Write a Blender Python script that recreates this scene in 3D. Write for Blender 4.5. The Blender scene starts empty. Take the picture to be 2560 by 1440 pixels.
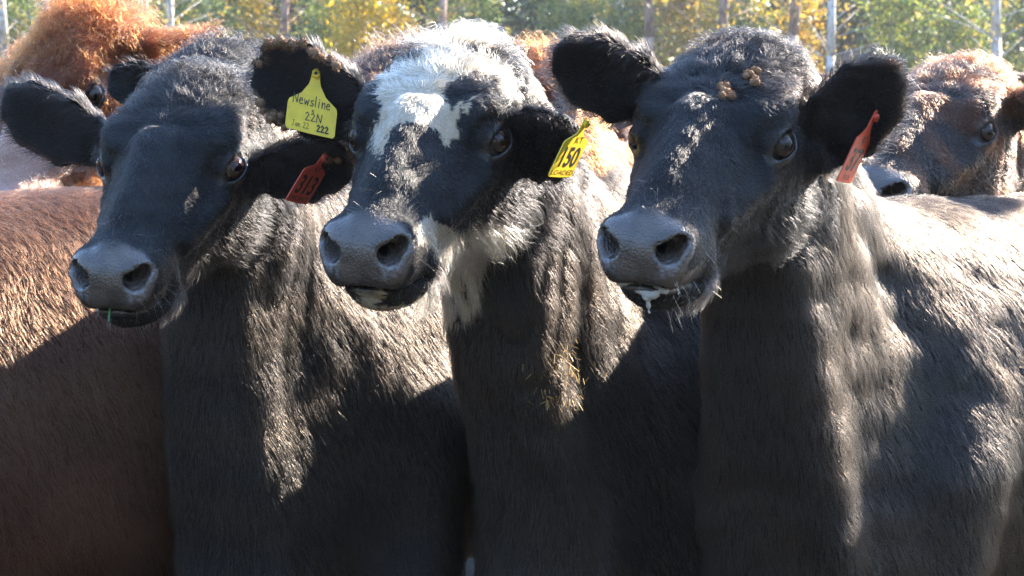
import bpy, bmesh, math, random, time
import numpy as np
from mathutils import Vector, Matrix

T0 = time.time()
rng = np.random.default_rng(7)
random.seed(7)
SC = bpy.context.scene
COL = SC.collection

# ------------------------------------------------------------------ camera, sky, sun, exposure
CAM_Z = 1.65
FOC = 1280 / math.tan(math.radians(17.5))          # focal length in photo pixels (2560 wide)
PITCH = math.atan((720 - 170) / FOC)
cam_d = bpy.data.cameras.new('camera')
cam = bpy.data.objects.new('camera', cam_d)
COL.objects.link(cam)
cam.location = (0, 0, CAM_Z)
cam.rotation_euler = (math.pi / 2 - PITCH, 0, 0)
cam_d.angle = math.radians(35)
cam_d.clip_start = 0.05
cam_d.clip_end = 2000
cam_d.dof.use_dof = True
cam_d.dof.focus_distance = 2.45
cam_d.dof.aperture_fstop = 11.0
SC.camera = cam

SUN = Vector((0.685, 0.52, 0.48)).normalized()      # direction towards the sun
world = bpy.data.worlds.new('World')
SC.world = world
world.use_nodes = True
wn = world.node_tree
bg = wn.nodes['Background']
sky = wn.nodes.new('ShaderNodeTexSky')
sky.sky_type = 'NISHITA'
sky.sun_disc = False
sky.sun_elevation = math.asin(SUN.z)
sky.air_density = 1.0
sky.dust_density = 0.2
sky.ozone_density = 3.0
sky.sun_rotation = math.atan2(SUN.x, SUN.y)
wn.links.new(sky.outputs[0], bg.inputs[0])
bg.inputs[1].default_value = 0.15
sun_d = bpy.data.lights.new('sun', 'SUN')
sun_d.energy = 5.0
sun_d.angle = math.radians(0.5)
sun_d.color = (1.0, 0.90, 0.77)
sun = bpy.data.objects.new('sun', sun_d)
COL.objects.link(sun)
sun.rotation_euler = SUN.to_track_quat('Z', 'Y').to_euler()
sun.location = (6, 1, 8)
SC.view_settings.view_transform = 'Standard'
SC.view_settings.look = 'None'
SC.view_settings.exposure = 2.48
SC.view_settings.gamma = 1.0
SC.view_settings.use_curve_mapping = False
SC.render.engine = 'CYCLES'
cy = SC.cycles
cy.max_bounces = 6
cy.diffuse_bounces = 3
cy.glossy_bounces = 3
cy.transmission_bounces = 4
cy.transparent_max_bounces = 6
cy.volume_bounces = 1
cy.caustics_reflective = False
cy.caustics_refractive = False
cy.use_denoising = True
cy.denoising_prefilter = 'NONE'
SC.cycles_curves.shape = 'RIBBONS'
SC.cycles_curves.subdivisions = 2

CP, SP = math.cos(PITCH), math.sin(PITCH)
C_R = np.array([1, 0, 0.]); C_F = np.array([0, CP, -SP]); C_U = np.array([0, SP, CP]); C_O = np.array([0, 0, CAM_Z])


def at(px, py, d):
    """World point seen at photo pixel (px, py) at depth d in front of the lens."""
    return C_O + d * (C_F + C_R * (px - 1280) / FOC - C_U * (py - 720) / FOC)


# ------------------------------------------------------------------ small helpers
def tag(o, label=None, cat=None, group=None, kind=None):
    if label: o['label'] = label
    if cat: o['category'] = cat
    if group: o['group'] = group
    if kind: o['kind'] = kind
    return o


def empty(name, loc):
    o = bpy.data.objects.new(name, None)
    o.location = loc
    o.empty_display_size = 0.1
    COL.objects.link(o)
    return o


def mesh_obj(name, V, Fs, mat, parent=None, smooth=False, off=None):
    me = bpy.data.meshes.new(name)
    V = np.asarray(V, float)
    if off is not None: V = V - np.asarray(off)
    if isinstance(Fs, np.ndarray) and Fs.ndim == 2:
        n, k = Fs.shape
        me.vertices.add(len(V)); me.vertices.foreach_set('co', V.astype(np.float32).ravel())
        me.loops.add(n * k); me.loops.foreach_set('vertex_index', Fs.astype(np.int32).ravel())
        me.polygons.add(n)
        me.polygons.foreach_set('loop_start', np.arange(0, n * k, k, dtype=np.int32))
        me.polygons.foreach_set('loop_total', np.full(n, k, dtype=np.int32))
        me.update(calc_edges=True)
    else:
        me.from_pydata([tuple(v) for v in V], [], [tuple(f) for f in Fs])
        me.update()
    if smooth:
        me.polygons.foreach_set('use_smooth', np.ones(len(me.polygons), bool))
    if mat is not None: me.materials.append(mat)
    o = bpy.data.objects.new(name, me)
    COL.objects.link(o)
    if parent is not None: o.parent = parent
    return o


def attr_col(me, name, C):
    a = me.attributes.new(name, 'FLOAT_COLOR', 'POINT')
    C4 = np.ones((len(C), 4), np.float32); C4[:, :3] = C
    a.data.foreach_set('color', C4.ravel())


def attr_f(me, name, A):
    a = me.attributes.new(name, 'FLOAT', 'POINT')
    a.data.foreach_set('value', np.asarray(A, np.float32))


def unit(v):
    return v / np.maximum(np.linalg.norm(v, axis=-1, keepdims=True), 1e-9)


def sstep(a, b, x):
    t = np.clip((x - a) / (b - a), 0, 1)
    return t * t * (3 - 2 * t)


_NW = {}
def vnoise(P, wl, seed=0):
    """Smooth vector noise from summed sines; wl is the main wavelength."""
    key = seed
    if key not in _NW:
        r = np.random.default_rng(1000 + seed)
        _NW[key] = (r.normal(size=(7, 3)), r.uniform(0, 6.28, (7, 3)), r.uniform(.6, 1.8, 7))
    K, ph, sc = _NW[key]
    out = np.zeros((len(P), 3), np.float32)
    for i in range(7):
        k = K[i] / np.linalg.norm(K[i]) * 2 * math.pi / wl * sc[i]
        a = P @ k
        out += np.sin(a[:, None] + ph[i])
    return out / 2.6


# ------------------------------------------------------------------ materials
def new_mat(name):
    m = bpy.data.materials.new(name)
    m.use_nodes = True
    nt = m.node_tree
    return m, nt, nt.nodes['Principled BSDF']


def N(nt, kind, **kw):
    n = nt.nodes.new(kind)
    for k, v in kw.items(): setattr(n, k, v)
    return n


def hair_mat(name, rough=0.3, radial=0.45, coat=0.0):
    m = bpy.data.materials.new(name)
    m.use_nodes = True
    nt = m.node_tree
    nt.nodes.remove(nt.nodes['Principled BSDF'])
    out = nt.nodes['Material Output']
    h = N(nt, 'ShaderNodeBsdfHairPrincipled')
    h.parametrization = 'COLOR'
    a = N(nt, 'ShaderNodeAttribute', attribute_name='tint')
    nt.links.new(a.outputs['Color'], h.inputs['Color'])
    h.inputs['Roughness'].default_value = rough
    h.inputs['Radial Roughness'].default_value = radial
    h.inputs['Coat'].default_value = coat
    h.inputs['IOR'].default_value = 1.55
    h.inputs['Random Roughness'].default_value = 0.3
    nt.links.new(h.outputs[0], out.inputs['Surface'])
    return m


def skin_mat():
    m, nt, b = new_mat('hide')
    L = nt.links
    col = N(nt, 'ShaderNodeAttribute', attribute_name='tint')
    mz = N(nt, 'ShaderNodeAttribute', attribute_name='muzzle')
    # fur relief below the strands
    tc = N(nt, 'ShaderNodeTexCoord')
    no = N(nt, 'ShaderNodeTexNoise'); no.inputs['Scale'].default_value = 160; no.inputs['Detail'].default_value = 4
    L.new(tc.outputs['Object'], no.inputs['Vector'])
    vo = N(nt, 'ShaderNodeTexVoronoi'); vo.inputs['Scale'].default_value = 300
    vo.feature = 'F1'
    L.new(tc.outputs['Object'], vo.inputs['Vector'])
    n2 = N(nt, 'ShaderNodeTexNoise'); n2.inputs['Scale'].default_value = 28; n2.inputs['Detail'].default_value = 3
    L.new(tc.outputs['Object'], n2.inputs['Vector'])
    mixh = N(nt, 'ShaderNodeMix'); mixh.data_type = 'FLOAT'
    L.new(mz.outputs['Fac'], mixh.inputs[0]); L.new(no.outputs['Fac'], mixh.inputs[2]); L.new(vo.outputs['Distance'], mixh.inputs[3])
    bp = N(nt, 'ShaderNodeBump'); bp.inputs['Strength'].default_value = 0.55; bp.inputs['Distance'].default_value = 0.0028
    L.new(mixh.outputs[0], bp.inputs['Height'])
    L.new(bp.outputs[0], b.inputs['Normal'])
    L.new(col.outputs['Color'], b.inputs['Base Color'])
    mr = N(nt, 'ShaderNodeMapRange')
    L.new(mz.outputs['Fac'], mr.inputs[0]); mr.inputs[3].default_value = 0.75; mr.inputs[4].default_value = 0.26
    L.new(mz.outputs['Fac'], b.inputs['Coat Weight']); b.inputs['Coat Roughness'].default_value = 0.11; b.inputs['Coat IOR'].default_value = 1.45
    ad = N(nt, 'ShaderNodeMath', operation='MULTIPLY_ADD')
    L.new(n2.outputs['Fac'], ad.inputs[0]); ad.inputs[1].default_value = 0.42
    sb = N(nt, 'ShaderNodeMath', operation='SUBTRACT'); L.new(mr.outputs[0], sb.inputs[0]); sb.inputs[1].default_value = 0.22
    L.new(sb.outputs[0], ad.inputs[2])
    L.new(ad.outputs[0], b.inputs['Roughness'])
    return m


def eye_mat():
    m, nt, b = new_mat('eyeball')
    L = nt.links
    tc = N(nt, 'ShaderNodeTexCoord')
    sp = N(nt, 'ShaderNodeSeparateXYZ'); L.new(tc.outputs['Object'], sp.inputs[0])
    # z = outward axis, x = along the lid slit
    def mth(op, a, bv):
        n = N(nt, 'ShaderNodeMath', operation=op)
        for i, v in enumerate((a, bv)):
            if isinstance(v, (int, float)): n.inputs[i].default_value = v
            else: L.new(v, n.inputs[i])
        return n.outputs[0]
    x2 = mth('POWER', mth('ABSOLUTE', sp.outputs[0], 0), 2); y2 = mth('POWER', mth('ABSOLUTE', sp.outputs[1], 0), 2)
    r_i = mth('SQRT', mth('ADD', x2, y2), 0)
    r_p = mth('SQRT', mth('ADD', mth('MULTIPLY', x2, 0.28), y2), 0)
    cr = N(nt, 'ShaderNodeValToRGB')
    e = cr.color_ramp.elements
    e[0].position = 0.0; e[0].color = (0.030, 0.014, 0.008, 1)
    e[1].position = 1.0; e[1].color = (0.34, 0.30, 0.29, 1)
    for p, c in ((0.66, (0.045, 0.02, 0.011, 1)), (0.74, (0.012, 0.007, 0.006, 1)), (0.80, (0.03, 0.02, 0.018, 1)), (0.9, (0.10, 0.08, 0.07, 1))):
        k = e.new(p); k.color = c
    L.new(mth('MULTIPLY', r_i, 1 / 0.0235), cr.inputs[0])
    mp = N(nt, 'ShaderNodeMapRange'); mp.inputs[1].default_value = 0.0045; mp.inputs[2].default_value = 0.0055
    L.new(r_p, mp.inputs[0])
    mx = N(nt, 'ShaderNodeMix'); mx.data_type = 'RGBA'
    L.new(mp.outputs[0], mx.inputs[0]); mx.inputs[6].default_value = (0.004, 0.004, 0.006, 1)
    L.new(cr.outputs[0], mx.inputs[7])
    L.new(mx.outputs[2], b.inputs['Base Color'])
    b.inputs['Roughness'].default_value = 0.06
    b.inputs['IOR'].default_value = 1.45
    b.inputs['Coat Weight'].default_value = 0.2
    b.inputs['Coat Roughness'].default_value = 0.03
    return m


def plain_mat(name, color, rough=0.6, noise=0.0, scale=30, bump=0.0, transl=0.0, metal=0.0, sss=0.0):
    m, nt, b = new_mat(name)
    L = nt.links
    b.inputs['Roughness'].default_value = rough
    b.inputs['Metallic'].default_value = metal
    if noise > 0 or bump > 0:
        tc = N(nt, 'ShaderNodeTexCoord')
        no = N(nt, 'ShaderNodeTexNoise'); no.inputs['Scale'].default_value = scale; no.inputs['Detail'].default_value = 5
        L.new(tc.outputs['Object'], no.inputs['Vector'])
        cr = N(nt, 'ShaderNodeValToRGB')
        e = cr.color_ramp.elements
        e[0].position = 0.3; e[1].position = 0.7
        e[0].color = tuple(c * (1 - noise) for c in color[:3]) + (1,)
        e[1].color = tuple(min(1, c * (1 + noise)) for c in color[:3]) + (1,)
        L.new(no.outputs['Fac'], cr.inputs[0]); L.new(cr.outputs[0], b.inputs['Base Color'])
        if bump > 0:
            bp = N(nt, 'ShaderNodeBump'); bp.inputs['Strength'].default_value = bump; bp.inputs['Distance'].default_value = 0.01
            L.new(no.outputs['Fac'], bp.inputs['Height']); L.new(bp.outputs[0], b.inputs['Normal'])
    else:
        b.inputs['Base Color'].default_value = tuple(color[:3]) + (1,)
    return m


M_HAIR = hair_mat('coat_hair', 0.32, 0.5)
M_SKIN = skin_mat()
M_EYE = eye_mat()

# ------------------------------------------------------------------ implicit surfaces
def smin(a, b, k):
    h = np.clip(0.5 + 0.5 * (b - a) / k, 0, 1)
    return b + (a - b) * h - k * h * (1 - h)


def smax(a, b, k):
    return -smin(-a, -b, k)


def ell(P, c, r, R=None):
    q = P - np.asarray(c, np.float32)
    if R is not None: q = q @ R
    r = np.asarray(r, np.float32)
    k0 = np.sqrt(((q / r) ** 2).sum(1)); k1 = np.sqrt(((q / (r * r)) ** 2).sum(1)) + 1e-9
    return k0 * (k0 - 1) / k1


def rc(P, a, b, ra, rb):
    a = np.asarray(a, np.float32); b = np.asarray(b, np.float32)
    ab = b - a
    t = np.clip(((P - a) @ ab) / (ab @ ab), 0, 1)
    d = P - a - t[:, None] * ab
    return np.sqrt((d * d).sum(1)) - (ra + (rb - ra) * t)


def spline(xs, ys):
    xs = np.array(xs, float); ys = np.array(ys, float)
    m = np.gradient(ys, xs)
    X = np.linspace(xs[0], xs[-1], 160)
    i = np.clip(np.searchsorted(xs, X) - 1, 0, len(xs) - 2)
    h = xs[i + 1] - xs[i]; t = (X - xs[i]) / h
    Y = ((1 + 2 * t) * (1 - t) ** 2 * ys[i] + t * (1 - t) ** 2 * h * m[i] + t * t * (3 - 2 * t) * ys[i + 1] + t * t * (t - 1) * h * m[i + 1])
    return lambda x: np.interp(x, X, Y)


# head: x = cow's left, y = towards the nose, z = up out of the forehead; origin midway between the eyes
S_Y = [-.20, -.16, -.10, -.04, .02, .08, .14, .20, .25, .30]
S_TOP = spline(S_Y, [.036, .066, .082, .080, .067, .051, .033, .016, .000, -.016])
S_BOT = spline(S_Y, [-.11, -.155, -.188, -.192, -.182, -.162, -.142, -.126, -.118, -.105])
S_W = spline(S_Y, [.086, .104, .114, .116, .107, .085, .069, .057, .051, .047])
S_WT = spline(S_Y, [.074, .092, .096, .088, .070, .048, .037, .033, .032, .030])
S_WB = spline(S_Y, [.056, .074, .086, .084, .072, .058, .048, .042, .039, .034])
EYE_C = np.array([.0985, .006, .000]); EYE_R = .0235
EYE_D = np.array([.82, .50, .26]); EYE_D = EYE_D / np.linalg.norm(EYE_D)


def eye_frame(s):
    d = EYE_D * [s, 1, 1]
    h = np.array([0.0, .93, -.30]); h = h - d * (h @ d); h /= np.linalg.norm(h)      # along the slit, to the nose
    v = np.cross(d, h) if s > 0 else np.cross(h, d)
    if v[2] < 0: v = -v
    return d, h, v


def head_sdf(Q):
    x, y, z = Q[:, 0], Q[:, 1], Q[:, 2]
    ax = np.abs(x)
    A = np.stack([ax, y, z], 1)                      # mirrored
    yc = np.clip(y, -.20, .30)
    t, b = S_TOP(yc), S_BOT(yc)
    zc = (t + b) / 2; hh = (t - b) / 2
    v = np.clip((z - zc) / hh, -1, 1)
    wm, wt, wb = S_W(yc), S_WT(yc), S_WB(yc)
    v2 = v - 0.25
    w = np.where(v2 > 0, wm + (wt - wm) * np.clip(v2 / .75, 0, 1) ** 2, wm + (wb - wm) * np.clip(-v2 / 1.25, 0, 1) ** 1.6)
    nx = ax / w; nz = np.abs(z - zc) / hh
    d = ((nx ** 2.6 + nz ** 2.6) ** (1 / 2.6) - 1) * np.minimum(w, hh)
    d = smax(d, y - .285, .035); d = smax(d, -.20 - y, .05)
    # poll knob, brows, cheeks, crest, nose bridge
    d = smin(d, ell(A, (0, -.138, .026), (.094, .062, .050)), .06)
    d = smin(d, ell(A, (.080, -.022, .042), (.032, .055, .024)), .04)
    d = smin(d, ell(A, (.072, -.070, -.105), (.040, .088, .088)), .03)
    d = smin(d, rc(A, (.088, .045, -.034), (.064, .140, -.056), .016, .012), .03)
    d = smin(d, rc(A, (0, .04, .043), (0, .17, .002), .030, .026), .03)
    d = smax(d, -ell(A, (.132, -.085, .028), (.026, .045, .030)), .03)              # temple hollow
    d = smax(d, -ell(A, (.118, .085, .008), (.032, .060, .028)), .035)               # hollow before the eye
    # muzzle: a broad flat pad with an edge under its sloping top, side lips, chin
    mz = ell(A, (0, .238, -.056), (.052, .062, .046))
    mz = smin(mz, ell(A, (.036, .232, -.062), (.030, .058, .040)), .03)
    mz = smin(mz, rc(A, (0, .264, -.044), (.035, .258, -.044), .024, .021), .02)
    mz = smin(mz, rc(A, (0, .276, -.062), (.026, .272, -.064), .022, .022), .02)
    Fq = A - np.array([0, .298, -.044])
    mz = smax(mz, Fq @ np.array([0, .965, .262]), .012)                              # front of the pad
    mz = smax(mz, (A - np.array([0, .285, -.024])) @ np.array([0, .55, .835]), .012)  # its top slope
    mz = smin(mz, rc(A, (0, .268, -.076), (.052, .205, -.090), .015, .020), .015)    # upper lip
    d = smin(d, mz, .028)
    ch = ell(A, (0, .222, -.112), (.047, .056, .038))
    ch = smin(ch, ell(A, (.026, .20, -.112), (.036, .055, .034)), .02)
    sl = z + .086 + .016 * (ax / .05) ** 2
    slit = np.maximum(np.abs(sl) - .0035, .150 - y)
    d = smax(d, -slit, .006)
    d = smin(d, smax(ch, sl + .003, .004), .005)
    # nostrils: comma-shaped hollow and its rim
    rim = smin(ell(A, (.041, .264, -.036), (.022, .024, .022)), ell(A, (.049, .248, -.036), (.015, .024, .023)), .015)
    d = smin(d, rim, .014)
    Rn = np.array([[.80, .60, 0], [-.60, .80, 0], [0, 0, 1.]])
    hol = ell(A, (.040, .284, -.039), (.0155, .042, .0140), Rn)
    hol = smin(hol, ell(A, (.052, .273, -.029), (.012, .022, .010), Rn), .010)
    d = smax(d, -hol, .006)
    wr = sstep(.05, .0, np.sqrt((ax - .085) ** 2 + (y - .0) ** 2 + (z - .045) ** 2))
    ph = np.sin(7 * np.sin(y * 37 + x * 9) * .18 + (z - .35 * y) * 430)
    d = d - .0011 * wr * ph
    vn = vnoise(Q, .045, 95)
    d = d + .0013 * vn[:, 0] * sstep(.24, .16, y) + .0006 * np.sin(vn[:, 1] * 5 + z * 160) * sstep(.12, .04, y) * sstep(.0, -.04, z)
    for (a_, b_, r_a) in (((.062, .055, .0), (.050, .150, -.022), .004), ((.078, .03, -.060), (.052, .155, -.070), .0045)):   # face veins and tendon
        d = smin(d, rc(A, a_, b_, r_a, r_a * .7) + .003, .012)
    # eyelids and opening
    for s in (1,):
        e, h, vv = eye_frame(1)
        q = A - EYE_C
        lid = np.sqrt((q * q).sum(1)) - .0288
        lid = smin(lid, rc(A, EYE_C + h * .012 + e * .006, EYE_C + h * .034 - e * .001 - vv * .006, .016, .008), .012)
        lid = smin(lid, rc(A, EYE_C - h * .022 + vv * .020 + e * .004, EYE_C + h * .016 + vv * .022 + e * .008, .009, .008), .012)
        d = smin(d, lid, .014)
        u1, u2, u3 = q @ h, q @ vv, q @ e
        op = np.sqrt((u1 / .0245) ** 2 + (np.maximum(u2, 0) / .0140) ** 2 + (np.minimum(u2, 0) / .0135) ** 2) - 1
        op = np.maximum(op * .012, .004 - u3)
        d = smax(d, -op, .004)
        d = smax(d, -(np.sqrt((q * q).sum(1)) - .0225), .002)
    return d


EAR_U = spline([0, .12, .3, .5, .7, .86, .96, 1.0], [.60, .74, .94, 1.0, .92, .68, .40, .06])


class Ear:
    def __init__(s, base, tip, nrm, width, cup=.55, droop=0.0):
        s.B = np.array(base, float); s.T = np.array(tip, float)
        s.L = np.linalg.norm(s.T - s.B); s.a = (s.T - s.B) / s.L
        n = np.array(nrm, float); n = n - s.a * (n @ s.a); s.n = n / np.linalg.norm(n)
        s.b = np.cross(s.a, s.n); s.w = width; s.cup = cup; s.droop = droop

    def uwh(s, P):
        q = P - s.B
        return (q @ s.a) / s.L, q @ s.b, q @ s.n

    def mid(s, u, w):
        W = s.w * EAR_U(np.clip(u, 0, 1)) * (1 + .05 * np.sin(u * 17 + s.L * 900) + .03 * np.sin(u * 31 + s.w * 3000))
        r = np.clip(w / np.maximum(W, 1e-4), -1.4, 1.4)
        return s.cup * W * (r * r) * (1.25 - .5 * np.clip(u, 0, 1)) - s.droop * np.clip(u, 0, 1) ** 2 * s.L, W

    def sdf(s, P):
        u, w, h = s.uwh(P)
        h0, W = s.mid(u, w)
        th = .0075 + .006 * np.clip(1 - u * 2, 0, 1)
        d1 = (np.abs(h - h0) - th) * .85
        d2 = np.abs(w) - W
        d3 = np.maximum(u - 1, -u - .05) * s.L
        d = smax(smax(d1, d2, .005), d3, .006)
        return d

    def pt(s, u, r, off=0.0):
        u = np.asarray(u, float); r = np.asarray(r, float)
        W = s.w * EAR_U(np.clip(u, 0, 1)); w = r * W
        h0, _ = s.mid(u, w)
        return s.B + np.outer(u * s.L, s.a) + np.outer(w, s.b) + np.outer(h0 + off, s.n)


def nets(f, lo, hi, h, keep=None):
    """Surface nets on a regular grid, the function evaluated densely only near the surface."""
    lo = np.array(lo, float); hi = np.array(hi, float)
    B = 4
    nb = np.ceil((hi - lo) / (h * B)).astype(int)
    n = nb * B
    cx = [lo[i] + (np.arange(nb[i]) + .5) * B * h for i in range(3)]
    G = np.stack(np.meshgrid(*cx, indexing='ij'), -1).reshape(-1, 3).astype(np.float32)
    dc = f(G).reshape(nb)
    D = np.repeat(np.repeat(np.repeat(dc, B, 0), B, 1), B, 2).astype(np.float32)
    near = np.abs(dc) < B * h * 2.2
    near = np.repeat(np.repeat(np.repeat(near, B, 0), B, 1), B, 2)
    I = np.argwhere(near)
    P = (lo + (I + .5) * h).astype(np.float32)
    vals = np.empty(len(P), np.float32)
    for k in range(0, len(P), 400000):
        vals[k:k + 400000] = f(P[k:k + 400000])
    D[I[:, 0], I[:, 1], I[:, 2]] = vals
    S = D < 0
    nx, ny, nz = D.shape
    # cells with a sign change
    c = np.zeros((nx - 1, ny - 1, nz - 1), np.int8)
    for dx in (0, 1):
        for dy in (0, 1):
            for dz in (0, 1):
                c += S[dx:nx - 1 + dx, dy:ny - 1 + dy, dz:nz - 1 + dz]
    cells = np.argwhere((c > 0) & (c < 8))
    idx = np.full(c.shape, -1, np.int32)
    idx[cells[:, 0], cells[:, 1], cells[:, 2]] = np.arange(len(cells))
    acc = np.zeros((len(cells), 3)); cnt = np.zeros(len(cells))
    corners = [(a, b_, c_) for a in (0, 1) for b_ in (0, 1) for c_ in (0, 1)]
    vals = {k: D[cells[:, 0] + k[0], cells[:, 1] + k[1], cells[:, 2] + k[2]] for k in corners}
    for k in corners:
        for axn in range(3):
            if k[axn] == 0:
                k2 = list(k); k2[axn] = 1; k2 = tuple(k2)
                a, b_ = vals[k], vals[k2]
                m = (a < 0) != (b_ < 0)
                t = a[m] / (a[m] - b_[m])
                p = np.tile(np.array(k, float), (m.sum(), 1)); p[:, axn] += t
                acc[m] += p; cnt[m] += 1
    V = lo + (cells + acc / cnt[:, None] + .5) * h
    quads = []
    for axn in range(3):
        a1, a2 = [(1, 2), (2, 0), (0, 1)][axn]
        sl0 = [slice(None)] * 3; sl1 = [slice(None)] * 3
        sl0[axn] = slice(0, -1); sl1[axn] = slice(1, None)
        e = S[tuple(sl0)] != S[tuple(sl1)]
        E = np.argwhere(e)
        ok = (E[:, a1] > 0) & (E[:, a2] > 0) & (E[:, a1] < D.shape[a1] - 1) & (E[:, a2] < D.shape[a2] - 1)
        E = E[ok]
        ins = S[E[:, 0], E[:, 1], E[:, 2]]
        def cid(o1, o2):
            q = E.copy(); q[:, a1] += o1; q[:, a2] += o2
            return idx[q[:, 0], q[:, 1], q[:, 2]]
        q = np.stack([cid(-1, -1), cid(0, -1), cid(0, 0), cid(-1, 0)], 1)
        q[~ins] = q[~ins][:, ::-1]
        quads.append(q)
    Q = np.concatenate(quads)
    Q = Q[(Q >= 0).all(1)]
    if keep is not None:
        kv = keep(V)
        Q = Q[kv[Q].any(1)]
    used = np.unique(Q)
    rem = np.full(len(V), -1, np.int64); rem[used] = np.arange(len(used))
    return V[used], rem[Q]


def normals_of(f, V, e=.0015):
    V = V.astype(np.float32)
    g = np.stack([f(V + np.array(d, np.float32) * e) - f(V - np.array(d, np.float32) * e) for d in np.eye(3)], 1)
    return unit(g)


# ------------------------------------------------------------------ the cow
BLAZE = [(1085, 95), (1050, 140), (1000, 160), (955, 195), (936, 232), (950, 260), (948, 290), (935, 320), (928, 360), (944, 394), (960, 372), (966, 342), (992, 311), (1035, 304), (1079, 311), (1099, 342), (1118, 366), (1142, 340), (1148, 295), (1168, 260), (1192, 240), (1226, 222), (1248, 222), (1270, 250), (1298, 266), (1293, 220), (1283, 182), (1262, 155), (1220, 140), (1160, 120)]
BAR = [(1104, 222), (1132, 200), (1184, 188), (1236, 190), (1256, 212), (1196, 234), (1156, 258), (1122, 266)]
def _z(L, ox, oy, k): return [(ox + x / k, oy + y / k) for x, y in L]
JAW = _z([(1030, 390), (1130, 330), (1250, 410), (1380, 480), (1460, 500), (1600, 400), (1740, 400), (1660, 600), (1600, 850), (1560, 1130), (1400, 1270), (1200, 1260), (1030, 1360), (850, 1320), (650, 1240), (440, 1120), (270, 960), (360, 950), (480, 1070), (640, 1130), (900, 1120), (1100, 1100), (1280, 1050), (1260, 900), (1230, 720), (1150, 640), (1070, 560)], 740, 440, 3.43)
JAWDARK = _z([(860, 560), (1020, 540), (1180, 680), (1240, 900), (1260, 1060), (1000, 1110), (800, 1130), (780, 900)], 740, 440, 3.43)
CHIN = _z([(510, 950), (620, 1000), (740, 920), (760, 1050), (660, 1150), (540, 1080)], 740, 440, 3.43)


def inpoly(x, y, poly):
    r = np.zeros(len(x), bool); m = len(poly)
    for i in range(m):
        (x1, y1), (x2, y2) = poly[i], poly[(i + 1) % m]
        if y1 == y2: continue
        r ^= ((y1 > y) != (y2 > y)) & (x < (x2 - x1) * (y - y1) / (y2 - y1) + x1)
    return r


def head_rot(yaw, pi, ro):
    cyw, syw = math.cos(yaw), math.sin(yaw)
    f0 = np.array([-syw, -cyw, 0]); l0 = np.array([cyw, -syw, 0]); u0 = np.array([0, 0, 1.])
    f = f0 * math.cos(pi) - u0 * math.sin(pi); u = u0 * math.cos(pi) + f0 * math.sin(pi)
    l = l0 * math.cos(ro) + u * math.sin(ro); u2 = u * math.cos(ro) - l0 * math.sin(ro)
    return np.stack([l, f, u2], 1)


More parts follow.
